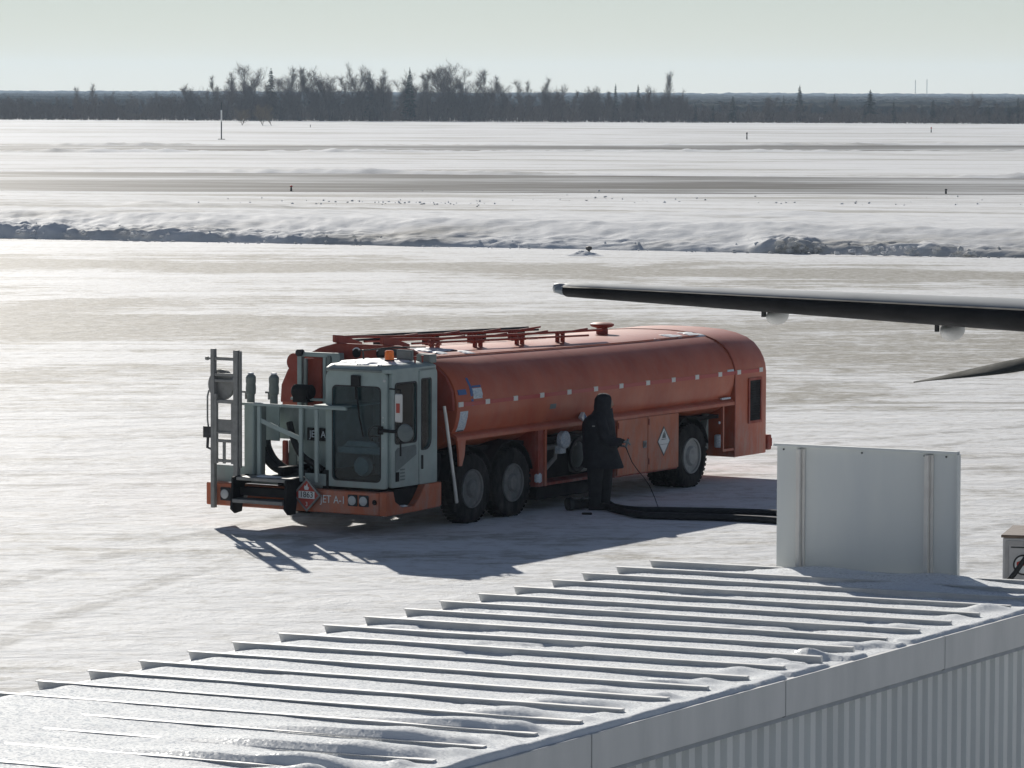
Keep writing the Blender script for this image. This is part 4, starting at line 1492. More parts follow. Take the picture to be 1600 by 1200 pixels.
# the tall front ladder
LX = .075                                          # set in from the bumper's end
lad = MB()
lad.box(-3.235, -3.165, -2.42, -2.34, .27, 2.68)
ladder = part(lad, 'ladder', M_STEEL, bevel=.008, smooth=0)
tag(ladder, 'tall grey ladder of two channel rails at the front corner')
b = MB(); b.box(-2.80, -2.715, -2.44, -2.36, .25, 2.67); b.box(-2.715, -2.68, -2.41, -2.36, .9, 2.66)
part(b, 'ladder_rail', M_STEEL, parent=ladder, bevel=.008, smooth=0)
for z, hh in ((2.51, .05), (2.27, .045), (2.18, .045), (1.86, .055), (1.40, .035), (1.27, .05), (.97, .05)):
    b = MB(); b.box(-3.165, -2.80, -2.41, -2.36, z, z + hh)
    part(b, 'ladder_rung', M_STEEL, parent=ladder, bevel=.006, smooth=0)
b = MB(); b.box(-3.16, -2.80, -2.39, -2.365, 1.41, 1.62)
part(b, 'ladder_plate', M_STEEL, parent=ladder, smooth=0)
b = MB(); b.box(-3.165, -3.12, -2.42, -2.37, .95, 2.0); b.box(-2.85, -2.80, -2.42, -2.37, .95, 1.86); b.box(-3.02, -2.98, -2.40, -2.37, .95, 1.3)
part(b, 'ladder_stiffener', M_STEEL, parent=ladder, smooth=0)
b = MB(); b.tube([(-3.33, -2.38, 2.53), (-3.2, -2.38, 2.53)], .018, 6); b.lathe([(.03, -3.34), (.03, -3.30)], (0, -2.38, 2.53), 0, 8)
part(b, 'ladder_pin', M_STEEL, parent=ladder)
b = MB(); b.lathe([(.05, -2.33), (.235, -2.31), (.235, -2.25), (.05, -2.22)], (-3.12, 0, 2.13), 1, 28)
part(b, 'hand_reel', M_STEEL)
b = MB()
b.tube([(-3.24, -2.38, 2.05), (-3.29, -2.38, 2.04), (-3.315, -2.38, 1.95), (-3.315, -2.38, 1.6), (-3.30, -2.38, 1.50), (-3.26, -2.38, 1.45)], .014, 6)
part(b, 'crank_bar', M_STEEL)
b = MB(); b.box(-3.37, -3.235, -2.42, -2.36, 1.33, 1.50); b.tube([(-3.30, -2.39, 1.33), (-3.31, -2.39, 1.18), (-3.23, -2.39, 1.16)], .022, 6)
part(b, 'crank_box', M_DARK, smooth=0)

for _o in list(T.children):
    if _o.name.split('.')[0] in ('ladder', 'hand_reel', 'crank_bar', 'crank_box'):
        _o.location.x += LX

# deck guard rail, panels, hoses, couplers
b = MB()
b.box(-2.68, -.76, -2.30, -2.255, 1.84, 1.88)
b.box(-2.68, -1.22, -1.0, -.955, 1.84, 1.88)
rail = part(b, 'deck_rail', M_TEAL, bevel=.006, smooth=0)
for x, z0 in ((-2.35, .78), (-1.585, .74), (-1.30, .74)):
    b = MB(); b.box(x - .03, x + .03, -2.30, -2.255, z0, 1.838)
    part(b, 'rail_post', M_TEAL, parent=rail, bevel=.006, smooth=0)
b = MB(); b.prism([(-2.34, 1.66), (-1.56, 1.40), (-1.56, 1.33), (-2.34, 1.59)], 1, -2.28, -2.26)
part(b, 'rail_brace', M_TEAL, parent=rail, smooth=0)
b = MB(); b.box(-1.35, -.78, -2.30, -1.2, 1.881, 1.90)
part(b, 'rail_shelf', M_TEAL, parent=rail, bevel=.008, smooth=0)
b = MB(); b.box(-2.68, -2.50, -2.22, -1.95, .78, 1.86)
part(b, 'lift_column', M_TEAL, bevel=.015, smooth=0)
b = MB(); b.box(-2.50, -2.42, -2.15, -2.0, 1.2, 1.83); b.box(-2.50, -2.44, -2.15, -2.0, .78, 1.2)
part(b, 'lift_slide', M_TEALD, smooth=0)
for p0, p1, q0, q1, y, m in ((397, 436, 635, 688, -1.70, M_TEAL), (437, 474, 637, 686, -1.50, M_TEALD), (474, 522, 637, 742, -1.45, M_TEAL),
                             (386, 408, 727, 745, -1.70, M_TEAL), (451, 463, 688, 745, -1.30, M_TEALD), (436, 474, 720, 745, -1.2, M_TEALD)):
    part(slab(MB(), p0, p1, q0, q1, y), 'deck_panel', m, bevel=.005, smooth=0)
sg = part(slab(MB(), 480, 518, 669, 689, -1.50, .03), 'fuel_sign', M_BLACK, smooth=0)
sx_, sz_ = TL(499, 679, -1.50)
text('lettering', 'JET A1', .15, M_PAPER, sg, (sx_, -1.504, sz_), (math.pi / 2, 0, 0), sx=.86)
part(slab(MB(), 440, 448, 688, 735, -1.35, .07), 'riser_pipe', M_ORANGED, bevel=.02, smooth=0)
hose_px = (([(394, 634, -1.95), (394, 655, -1.97), (398, 680, -1.98), (408, 700, -1.96), (417, 716, -1.92), (432, 731, -1.88), (455, 738, -1.85), (480, 741, -1.8)], .068),
           ([(418, 688, -1.78), (420, 700, -1.80), (430, 718, -1.82), (448, 732, -1.82), (470, 737, -1.80)], .05),
           ([(452, 660, -1.65), (460, 690, -1.70), (472, 712, -1.72), (492, 726, -1.70), (505, 735, -1.7)], .052))
for ppx, r in hose_px:
    pts_ = [(TL(a_, b_, c_)[0], c_, TL(a_, b_, c_)[1]) for a_, b_, c_ in ppx]
    pp = []
    V3 = [Vector(p) for p in pts_]
    for i in range(len(V3) - 1):
        p0, p1, p2, p3 = V3[max(i - 1, 0)], V3[i], V3[i + 1], V3[min(i + 2, len(V3) - 1)]
        for t in (0, .25, .5, .75):
            pp.append(.5 * ((2 * p1) + (-p0 + p2) * t + (2 * p0 - 5 * p1 + 4 * p2 - p3) * t * t + (-p0 + 3 * p1 - 3 * p2 + p3) * t ** 3))
    pp.append(V3[-1])
    part(MB().tube(pp, r, 12), 'deck_hose', M_HOSE)
for x, y in ((TL(392, 620, -1.7)[0], -1.7), (TL(428, 620, -1.6)[0], -1.6)):
    b = MB(); b.lathe([(.06, 1.66), (.06, 1.95), (.075, 1.97), (.08, 2.05), (.072, 2.12), (.078, 2.14), (.078, 2.22), (.06, 2.25), (.03, 2.27)], (x, y, 0), 2, 18)
    nz = part(b, 'nozzle', M_TEALD)
    b = MB(); b.tube([(x - .14, y - .02, 1.99), (x - .06, y - .02, 1.99)], .018, 6); b.tube([(x - .09, y, 1.88), (x - .09, y, 1.99)], .02, 6)
    part(b, 'nozzle_lever', M_STEEL, parent=nz)
    b = MB(); b.lathe([(.05, 2.268), (.045, 2.29), (.001, 2.295)], (x, y, 0), 2, 12)
    part(b, 'snow_cap', M_SNOWP, parent=nz)

# hose-boom gantry standing behind the deck
gy = -.72
gan = part(slab(MB(), 464, 471, 551, 745, gy, .09), 'boom_gantry', M_TEAL, bevel=.008, smooth=0)
for p0, p1, q0, q1, y, th, m, nm in ((464, 531, 551, 558, gy - .005, .09, M_TEAL, 'gantry_beam'), (504, 509, 558, 745, gy, .06, M_TEAL, 'gantry_post'), (510, 516, 556, 745, gy - .03, .06, M_TEALD, 'gantry_post'),
                                     (518, 531, 552, 745, gy - .02, .12, M_TEAL, 'gantry_post'), (473, 503, 560, 700, gy + .10, .03, M_ORANGED, 'gantry_back'), (474, 479, 560, 640, gy - .02, .04, M_TEALD, 'gantry_ram')):
    part(slab(MB(), p0, p1, q0, q1, y, th), nm, m, parent=gan, bevel=.008, smooth=0)
rx, rz = TL(459, 566, gy)
b = MB(); b.lathe([(.05, -.045), (.14, -.04), (.14, .04), (.05, .045)], (rx, gy + .05, rz), 1, 22)
part(b, 'reel_cheek', M_ORANGED, parent=gan)
rx, rz = TL(470, 551, gy)
b = MB(); b.lathe([(.03, -.05), (.055, -.05), (.055, .05), (.03, .05)], (rx, gy - .02, rz), 1, 14)
part(b, 'sheave', M_DARK, parent=gan)
rx, rz = TL(474, 618, -1.0)
b = MB(); b.box(rx - .13, rx + .12, -1.1, -.9, rz - .10, rz + .06); b.lathe([(.09, -.17), (.11, -.15), (.11, .15), (.09, .17)], (rx, -1.0, rz + .06), 0, 18)
part(b, 'winch', M_BLACK)

# ---- cab
def P(x, y, z): return (x, y, z)


cab = MB()
# front frame with the tall windscreen opening
fo = rrect(-1.24, -.14, .68, 2.42, [.05, .05, .09, .12], 4)
fi = rrect(-1.115, -.245, .78, 2.20, [.09, .09, .07, .07], 4)
cab.frame(fo, fi, -2.14, -2.08, 1)
cabo = part(cab, 'cab', M_TEAL, bevel=.008, smooth=30)
# slant the front: pillars lean back slightly towards the top is negligible; door side frame
b = MB()
so = rrect(-2.08, -1.36, .70, 2.42, [.03, .02, .04, .06], 4)
si = rrect(-2.00, -1.42, 1.35, 2.25, [.05, .05, .05, .05], 4)
b.frame(so, si, -.145, -.085, 0)
door = part(b, 'cab_door', M_TEAL, bevel=.006, smooth=30)
b = MB(); b.prism([(-2.0, .93), (-2.0, 1.24), (-1.93, 1.29), (-1.46, 1.31), (-1.43, 1.27), (-1.43, 1.16)], 0, -.084, -.079)
part(b, 'lower_door_glass', M_DASH, parent=door, smooth=0)
b = MB(); b.box(-.084, -.074, -1.985, -1.90, .79, .93)
part(b, 'door_lock', M_BLACK, parent=door, smooth=0)
b = MB()
for z in (.80, .85, .90, .95): b.box(-.084, -.08, -1.86, -1.74, z, z + .022)
part(b, 'door_print', M_DASH, parent=door, smooth=0)
b = MB(); b.box(-.084, -.058, -1.30, -1.265, .93, 1.14)
part(b, 'door_handle', M_DARK, bevel=.006, smooth=0)
b = MB()
qo = rrect(-1.35, -.86, .70, 2.44, [.02, .03, .10, .02], 4)
qi = rrect(-1.30, -1.03, 1.22, 2.28, [.03, .16, .04, .04], 4)
b.frame(qo, qi, -.14, -.08, 0)
part(b, 'rear_quarter', M_TEAL, bevel=.006, smooth=30)
b = MB(); b.box(-.11, -.098, -2.0, -1.42, 1.35, 2.25)
part(b, 'door_glass', M_GLASS, smooth=0)
b = MB(); b.box(-.11, -.098, -1.30, -1.03, 1.22, 2.28)
part(b, 'quarter_glass', M_GLASS, smooth=0)
b = MB(); b.box(-1.115, -.245, -2.115, -2.105, .78, 2.20)
part(b, 'windscreen', M_GLASS, smooth=0)
for lo, li, a0, a1, ax in ((rrect(-1.12, -.24, .775, 2.205, .08), rrect(-1.10, -.26, .795, 2.185, .07), -2.145, -2.135, 1),
                           (rrect(-2.01, -1.41, 1.34, 2.26, .06), rrect(-1.985, -1.435, 1.365, 2.235, .05), -.085, -.078, 0),
                           (rrect(-1.31, -1.02, 1.21, 2.29, [.03, .16, .04, .04]), rrect(-1.29, -1.04, 1.23, 2.27, [.03, .15, .04, .04]), -.082, -.076, 0)):
    b = MB(); b.frame(lo, li, a0, a1, ax)
    part(b, 'window_seal', M_GASKET, smooth=0)
b = MB(); b.box(-1.23, -.15, -.90, -.84, .70, 2.42)
bw = part(b, 'cab_back', M_TEALD, smooth=0)
b = MB(); b.box(-1.25, -1.215, -2.08, -.84, .70, 2.40)
part(b, 'cab_far_side', M_TEALD, smooth=0)
b = MB(); b.box(-1.21, -.15, -2.07, -.91, .70, .76)
part(b, 'cab_floor', M_BLACK, smooth=0)
b = MB()
rings = []
for ins, z in ((0.0, 2.405), (.0, 2.46), (.05, 2.51), (.14, 2.525)):
    rings.append([(x, y, z) for x, y in rrect(-1.25 + ins, -.08 - ins, -2.17 + ins, -.83 - ins, .10)])
b.loft(rings)
roof = part(b, 'cab_roof', M_TEAL, smooth=40)
b = MB(); b.box(-1.20, -.20, -2.20, -2.11, 2.415, 2.455)
part(b, 'sun_visor', M_TEALD, bevel=.012, smooth=0)
snow_patch('snow_patch', -1.22, -.14, -2.12, -.95, lambda x, y: 2.524, .03, 21, .55, parent=roof)
b = MB(); b.lathe([(.075, 2.54), (.075, 2.57), (.069, 2.575)], (-.42, -1.65, 0), 2, 18)
bea = part(b, 'beacon', M_DARK)
b = MB(); b.lathe([(.068, 2.576), (.070, 2.60), (.068, 2.70), (.05, 2.715), (.001, 2.717)], (-.42, -1.65, 0), 2, 20)
part(b, 'beacon_dome', M_AMBER, parent=bea)
b = MB(); b.box(-.56, -.28, -1.25, -1.20, 2.54, 2.70); b.box(-.55, -.29, -1.27, -1.25, 2.56, 2.69)
part(b, 'work_lamp', M_TEALD, bevel=.01, smooth=0)
b = MB(); b.box(-.36, -.10, -1.02, -.84, 2.50, 2.63)
part(b, 'roof_box', M_TEALD, bevel=.015, smooth=0)
b = MB(); b.tube([(-1.22, -1.3, 2.66), (-.7, -1.1, 2.72), (-.2, -1.0, 2.74)], .013, 6); b.box(-.95, -.6, -1.16, -1.12, 2.60, 2.70); b.tube([(-1.15, -1.25, 2.5), (-1.15, -1.28, 2.68)], .013, 6)
part(b, 'roof_rail', M_DARK)
for y in (-1.35, -1.15):
    b = MB(); b.tube([(-.16, y, 2.52), (-.16, y, 2.60)], .014, 6); b.lathe([(.03, 2.6), (.02, 2.62)], (-.16, y, 0), 2, 8)
    part(b, 'clearance_lamp', M_ORANGED)
b = MB(); b.box(-.75, -.60, -2.19, -2.141, 2.20, 2.36); b.tube([(-.67, -2.16, 2.2), (-.62, -2.155, 1.75), (-.55, -2.15, 1.45)], .012, 6); b.box(-.70, -.66, -2.155, -2.145, 2.0, 2.2)
part(b, 'wiper', M_BLACK, smooth=0)
b = MB(); b.lathe([(.02, -2.145), (.025, -2.155), (.01, -2.165)], (-.17, 0, 2.30), 1, 10)
part(b, 'corner_stud', M_LENS)
b = MB()
for z in (1.68, 1.75, 1.30): b.lathe([(.012, -2.15), (.012, -2.14)], (-.2, 0, z), 1, 8)
part(b, 'rivet', M_LENS, parent=cabo)
# cab interior
b = MB(); b.box(-1.10, -.20, -2.03, -1.80, 1.18, 1.28); b.prism([(-1.02, 1.28), (-.36, 1.28), (-.45, 1.36), (-.92, 1.37)], 1, -2.0, -1.84)
part(b, 'dashboard', M_DASH, bevel=.01, smooth=0)
b = MB()
ring = []
for k in range(25):
    a = 2 * math.pi * k / 24
    ring.append((-.55 + .21 * math.cos(a), -1.68 - .10 * math.sin(a), 1.42 + .16 * math.sin(a)))
b.tube(ring, .016, 6); b.tube([(-.55, -1.82, 1.22), (-.55, -1.69, 1.42)], .025, 6); b.tube([(-.76, -1.68, 1.42), (-.34, -1.68, 1.42)], .012, 5)
part(b, 'steering_wheel', M_BLACK)
b = MB(); b.box(-.85, -.35, -1.45, -.98, 1.12, 1.24); b.box(-.85, -.35, -1.06, -.94, 1.24, 1.80)
b.box(-.75, -.45, -1.04, -.96, 1.82, 2.02)
part(b, 'seat', M_SEAT, bevel=.04, smooth=0)
b = MB(); b.lathe([(.03, -1.93), (.13, -1.91), (.16, -1.85), (.13, -1.78), (.03, -1.76)], (-.75, 0, .98), 1, 18)
part(b, 'heater', M_DASH)
b = MB(); b.tube([(-.88, -1.0, 1.3), (-.88, -1.0, 2.3)], .012, 6)
part(b, 'grab_bar', M_STEEL)
# mirrors
b = MB(); b.tube([(-.24, -2.16, 1.56), (-.02, -2.22, 1.56), (.22, -2.20, 1.56)], .026, 7); b.tube([(.14, -2.19, 1.2), (.14, -2.19, 2.18)], .014, 6); b.tube([(-.10, -2.12, 2.18), (.14, -2.19, 2.18)], .012, 6)
b.box(-.28, -.2, -2.17, -2.14, 1.50, 1.62)
mir = part(b, 'mirror_arm', M_BLACK)
b = MB(); b.box(.06, .19, -2.235, -2.20, 1.70, 2.12)
mh = part(b, 'mirror_head', M_REFL, bevel=.015, smooth=0, parent=mir)
b = MB(); b.box(.095, .155, -2.243, -2.236, 1.84, 1.98)
part(b, 'mirror_sticker', M_PLACR, parent=mir, smooth=0)
b = MB(); b.lathe([(.13, -2.20), (.135, -2.215), (.125, -2.235), (.09, -2.25), (.001, -2.26)], (.24, 0, 1.55), 1, 24)
part(b, 'round_mirror', M_DASH, parent=mir)
b = MB(); b.box(.10, .17, -2.23, -2.18, 1.48, 1.66)
part(b, 'mirror_clamp', M_BLACK, parent=mir, smooth=0)
# two pale poles leaning behind the cab
for dy, dx in ((0, 0), (.11, -.05)):
    b = MB(); b.tube([(dx - .02, -.76 + dy, 1.84 - dy), (dx + .05, -.52 + dy * .8, .36)], .024, 7)
    part(b, 'leaning_pole', M_SILVER)
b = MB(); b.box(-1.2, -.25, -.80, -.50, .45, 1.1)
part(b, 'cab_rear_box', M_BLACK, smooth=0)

# ------------------------------------------------------------------ the person at the pump bay
M_PARKA = mat('dark_parka', (0.024, 0.026, 0.032), 0.8, var=.35, scale=9, bump=.5, bscale=16)
M_TROUSER = mat('dark_trousers', (0.026, 0.027, 0.030), 0.85, var=.3, scale=8, bump=.25, bscale=20)
M_SKIN = mat('skin', (0.30, 0.17, 0.12), 0.55)
M_GLOVE = mat('grey_glove', (0.24, 0.27, 0.27), 0.8, var=.2)
M_BOOT = mat('boot_leather', (0.018, 0.017, 0.016), 0.6, var=.3)
PP = on_ground(934, 796)
PER = empty('person', (PP.x, PP.y, 0), 0.0)
tag(PER, 'person in dark hooded parka standing beside the tanker, pale gloved hand held out', 'person')


def skin_obj(name, nodes, edges, m, parent, levels=2, root=0):
    me = bpy.data.meshes.new(name)
    me.from_pydata([n[:3] for n in nodes], edges, [])
    o = bpy.data.objects.new(name, me)
    o.parent = parent
    COL.objects.link(o)
    sk = o.modifiers.new('skin', 'SKIN'); sk.use_smooth_shade = True
    lay = me.skin_vertices[0] if me.skin_vertices else None
    if lay is None:
        bpy.context.view_layer.objects.active = o
        o.select_set(True)
        bpy.ops.object.mode_set(mode='EDIT'); bpy.ops.mesh.select_all(action='SELECT'); bpy.ops.mesh.customdata_skin_add(); bpy.ops.object.mode_set(mode='OBJECT')
        o.select_set(False)
        lay = me.skin_vertices[0]
    for i, n in enumerate(nodes):
        r = n[3]
        lay.data[i].radius = (r, n[4] if len(n) > 4 else r)
        lay.data[i].use_root = (i == root)
    su = o.modifiers.new('sub', 'SUBSURF'); su.levels = levels; su.render_levels = levels
    dg = bpy.context.evaluated_depsgraph_get()
    me2 = bpy.data.meshes.new_from_object(o.evaluated_get(dg))
    me2.name = name
    bpy.data.objects.remove(o)
    me2.materials.clear(); me2.materials.append(m)
    me2.polygons.foreach_set('use_smooth', [True] * len(me2.polygons))
    o = bpy.data.objects.new(name, me2)
    o.parent = parent
    COL.objects.link(o)
    return o


# local: x to the viewer's right, y away from the viewer, z up; the figure faces right and a little away
body = [(0.02, 0, .93, .15, .13), (0.03, 0, 1.12, .16, .13), (0.05, .0, 1.34, .17, .13), (0.09, .0, 1.50, .065, .065), (0.12, .0, 1.58, .06, .06),
        (-.05, -.07, .86, .10), (-.04, -.08, .50, .075), (-.06, -.09, .09, .05), (0.03, -.09, .05, .045), (.12, -.09, .045, .035),
        (.10, .09, .86, .10), (.11, .10, .50, .075), (.10, .11, .09, .05), (.19, .11, .05, .045), (.28, .11, .045, .035),
        (.04, -.19, 1.40, .075), (.12, -.25, 1.14, .058), (.34, -.24, 1.10, .045), (.42, -.23, 1.10, .035),
        (.10, .19, 1.40, .075), (.14, .25, 1.14, .058), (.30, .16, 1.02, .045), (.36, .12, 1.0, .035)]
bed = [(0, 1), (1, 2), (2, 3), (3, 4), (0, 5), (5, 6), (6, 7), (7, 8), (8, 9), (0, 10), (10, 11), (11, 12), (12, 13), (13, 14),
       (2, 15), (15, 16), (16, 17), (17, 18), (2, 19), (19, 20), (20, 21), (21, 22)]
skin_obj('body', body, bed, M_TROUSER, PER)


def ring_loft(name, specs, m, parent, n=28, wr=.012, sd=0, cap=False):
    """cloth shape from stacked ellipses (cx, cy, z, rx, ry), lightly wrinkled"""
    b = MB(); rings = []
    for k, (cx, cy, z, rx, ry) in enumerate(specs):
        ring = []
        for i in range(n):
            a = 2 * math.pi * i / n
            w = 1 + wr / max(rx, .05) * fbm(math.cos(a) * 2.2, math.sin(a) * 2.2 + sd, z * 6 + sd, 3)
            ring.append((cx + rx * math.cos(a) * w, cy + ry * math.sin(a) * w, z))
        rings.append(ring)
    b.loft(rings, cap=cap)
    return b.build(name, m, parent, smooth=60)


parka = ring_loft('parka', [(.09, 0, .66, .30, .25), (.08, 0, .68, .32, .26), (.06, 0, .80, .30, .25), (.03, 0, .95, .275, .235), (.015, 0, 1.10, .265, .23), (.01, 0, 1.25, .26, .235),
                            (.01, 0, 1.36, .255, .24), (.02, 0, 1.43, .235, .23), (.03, 0, 1.48, .19, .19), (.05, 0, 1.52, .13, .135), (.07, 0, 1.57, .11, .11)], M_PARKA, PER, wr=.022, sd=3)
ring_loft('parka_collar', [(.085, 0, 1.46, .16, .17), (.10, 0, 1.53, .135, .135), (.115, 0, 1.60, .115, .12)], M_PARKA, PER, wr=.012, sd=9)
for s, pts_ in ((-1, [(.03, -.17, 1.43), (.07, -.235, 1.30), (.10, -.265, 1.15), (.19, -.265, 1.09), (.36, -.24, 1.09)]),
                (1, [(.09, .17, 1.43), (.13, .235, 1.30), (.15, .26, 1.15), (.21, .22, 1.06), (.32, .14, 1.01)])):
    b = MB(); b.tube(pts_, [.095, .092, .085, .078, .062], 14)
    b.build('sleeve', M_PARKA, PER, smooth=60)
# head, face, hood
b = MB()
rings = []
for k in range(13):
    t = k / 12
    z = 1.555 + .235 * t
    r = math.sin(math.pi * min(1, max(0, (t * .96 + .02)))) ** .6
    rings.append([(.135 + (.088 * r) * math.cos(a) + (.012 * math.sin(math.pi * t) if math.cos(a) > 0 else 0), .0 + .072 * r * math.sin(a), z) for a in np.linspace(0, 2 * math.pi, 20, endpoint=False)])
b.loft(rings)
head = b.build('head', M_SKIN, PER, smooth=80)
b = MB(); b.loft([[(.222, -.012, 1.69), (.222, .012, 1.69), (.226, .0, 1.69)], [(.228, -.017, 1.655), (.228, .017, 1.655), (.255, 0, 1.652)], [(.222, -.014, 1.64), (.222, .014, 1.64), (.235, 0, 1.64)]])
b.build('nose', M_SKIN, head, smooth=60)
for s in (-1, 1):
    b = MB(); b.lathe([(.003, -.003), (.011, 0), (.003, .004)], (.214, s * .030, 1.685), 0, 10)
    b.build('eye', M_BLACK, head)
    b = MB(); b.lathe([(.012, -.008), (.026, 0), (.014, .008)], (.125, s * .074, 1.665), 1, 10)
    b.build('ear', M_SKIN, head)
b = MB(); b.box(.212, .222, -.022, .022, 1.606, 1.613)
b.build('mouth', M_PLACR, head, bevel=.002)
b = MB(); rings = []
for k, (z, cx, rx, ry, op) in enumerate(((1.46, .03, .17, .165, .1), (1.52, .055, .140, .14, .3), (1.57, .075, .132, .13, .7), (1.63, .085, .138, .132, .95), (1.69, .09, .142, .136, 1.0), (1.74, .09, .136, .13, .85), (1.78, .085, .118, .114, .45), (1.81, .08, .09, .088, .15), (1.828, .075, .05, .05, .02), (1.834, .072, .006, .006, 0.0))):
    ring = []
    for i in range(25):
        a = op * .75 + (2 * math.pi - 2 * op * .75) * i / 24
        ring.append((cx + rx * math.cos(a) + .015 * fbm(math.cos(a) * 2, math.sin(a) * 2, z * 7), ry * math.sin(a), z))
    rings.append(ring)
b.loft(rings, cap=False, closed=False)
hood = b.build('hood', M_PARKA, PER, smooth=80)
sm = hood.modifiers.new('thick', 'SOLIDIFY'); sm.thickness = .018; sm.offset = 0
b = MB(); b.box(-.10, -.03, -.226, -.214, 1.325, 1.345)
b.build('sleeve_tab', M_STEEL, PER, smooth=0)
ring_loft('trouser_leg', [(-.05, -.08, .08, .095, .095), (-.05, -.08, .30, .105, .10), (-.045, -.08, .55, .12, .115), (-.04, -.07, .80, .145, .13)], M_TROUSER, PER, n=18, wr=.018, sd=5, cap=True)
ring_loft('trouser_leg', [(.105, .10, .08, .095, .095), (.11, .10, .30, .105, .10), (.11, .10, .55, .12, .115), (.10, .08, .80, .14, .13)], M_TROUSER, PER, n=18, wr=.018, sd=8, cap=True)
for (x, y) in ((-.06, -.09), (.10, .11)):
    b = MB()
    b.loft([[(x - .09, y - .045, 0.0), (x - .09, y + .045, 0), (x + .0, y + .055, 0), (x + .18, y + .05, 0), (x + .23, y, 0), (x + .18, y - .05, 0), (x + .0, y - .055, 0)],
            [(x - .09, y - .045, .05), (x - .09, y + .045, .05), (x + .0, y + .055, .07), (x + .18, y + .05, .06), (x + .23, y, .05), (x + .18, y - .05, .06), (x + .0, y - .055, .07)],
            [(x - .06, y - .04, .16), (x - .06, y + .04, .16), (x + .0, y + .05, .16), (x + .06, y + .04, .15), (x + .08, y, .14), (x + .06, y - .04, .15), (x + .0, y - .05, .16)]])
    b.build('boot', M_BOOT, PER, bevel=.012, smooth=50)


def hand(name, w, fwd, up, m, parent, curl, flip):
    """gloved hand: palm, four unequal fingers and a thumb, grown as one skin from the wrist"""
    fwd = Vector(fwd).normalized(); up = (Vector(up) - fwd * Vector(up).dot(fwd)).normalized(); side = fwd.cross(up) * flip
    w = Vector(w)
    N = [(*w, .032, .026), (*(w + fwd * .05), .040, .020)]
    E = [(0, 1)]
    for i, (off, ln) in enumerate(((-.033, .072), (-.011, .084), (.011, .078), (.033, .060))):
        base = w + fwd * .085 + side * off
        N.append((*base, .0145)); E.append((1, len(N) - 1))
        d = fwd.copy(); p = base
        for j, f in enumerate((.45, .32, .23)):
            a = curl * (j + 1) / 3
            d = (fwd * math.cos(a) - up * math.sin(a))
            p = p + d * ln * f * 1.15
            N.append((*p, .0115 - .0012 * j)); E.append((len(N) - 2, len(N) - 1))
    p = w + fwd * .03 - side * .036
    N.append((*p, .016)); E.append((1, len(N) - 1))
    for j, d in enumerate(((fwd * .6 - side * .8 - up * .2), (fwd * .9 - side * .3 - up * .5))):
        p = p + d.normalized() * .034
        N.append((*p, .0135 - .002 * j)); E.append((len(N) - 2, len(N) - 1))
    return skin_obj(name, N, E, m, parent, levels=1)


hand('hand', (.36, -.24, 1.09), (1, .1, .05), (0, -.3, 1), M_GLOVE, PER, 1.5, 1)
hand('hand', (.33, .135, 1.005), (1, -.3, -.1), (0, .3, 1), M_GLOVE, PER, 1.2, -1)

# the hold-down switch in the hand and its thin cord
hx = Vector((PP.x + .45, PP.y - .23, 1.07))
root = empty('hand_switch', hx)
tag(root, 'small grey hand switch on a thin dark cord, held in the outstretched glove', 'switch')
MB().tube([(-.02, 0, -.06), (.02, .0, .07)], .021, 10).build('grip', M_GLOVE, root)
MB().lathe([(.012, .07), (.014, .08), (.006, .09)], (.02, 0, 0), 2, 10).build('button', M_REDP, root)
pp = [Vector((-.02, 0, -.06)), Vector((.02, .01, -.16)), Vector((.08, .02, -.30)), Vector((.17, .05, -.43)), Vector((.27, .10, -.55)), Vector((.36, .15, -.68)), Vector((.44, .1, -.86)), Vector((.49, -.1, -1.0)), Vector((.53, -.3, -1.062))]
MB().tube(pp, .007, 5).build('cord', M_HOSE, root)

# fuel hoses along the snow, and the coupling at their end
def hose(pixels, r, name, label, z=None, group=None):
    pts = []
    W = []
    for px, py in pixels:
        p = on_ground(px, py); p.z = r; W.append(p)
    for i in range(len(W) - 1):
        p0, p1, p2, p3 = W[max(i - 1, 0)], W[i], W[i + 1], W[min(i + 2, len(W) - 1)]
        for k in range(10):
            t = k / 10
            pts.append(.5 * ((2 * p1) + (-p0 + p2) * t + (2 * p0 - 5 * p1 + 4 * p2 - p3) * t * t + (-p0 + 3 * p1 - 3 * p2 + p3) * t ** 3))
    pts.append(W[-1])
    o = MB().tube(pts, r, 12).build(name, M_HOSE, smooth=60)
    return tag(o, label, 'hose', group)


hose([(936, 789), (955, 795), (990, 800.5), (1040, 801.5), (1120, 803), (1217, 806.5), (1320, 816), (1400, 845), (1445, 900), (1510, 955), (1700, 985), (1950, 990)], .048, 'fuel_hose', 'thick black fuel hose on the snow, farther one of two running right from the feet')
hose([(925, 790), (950, 798), (975, 805), (1005, 810.5), (1060, 812.5), (1120, 814), (1217, 819), (1300, 829), (1372, 858), (1420, 912), (1490, 970), (1690, 1005), (1950, 1010)], .055, 'fuel_hose', 'thick black fuel hose on the snow, nearer one of two running right from the feet')
p = on_ground(903, 797)
root = empty('hose_coupling', p, .5)
tag(root, 'dark hose coupling lying on the snow left of the standing person', 'coupling')
MB().tube([(-.18, 0, .09), (.22, 0, .09)], [.085, .07], 14).build('barrel', M_BOOT, root)
MB().lathe([(.06, -.20), (.105, -.19), (.105, -.12), (.07, -.11)], (0, 0, .105), 0, 16).build('collar', M_DARK, root)
MB().tube([(0, 0, .12), (.02, -.14, .22), (.12, -.2, .2)], .016, 6).build('handle', M_DARK, root)
MB().tube([(.2, 0, .09), (.34, .02, .05), (.5, .16, .04)], .045, 10).build('tail_hose', M_HOSE, root)
p = on_ground(918, 804)
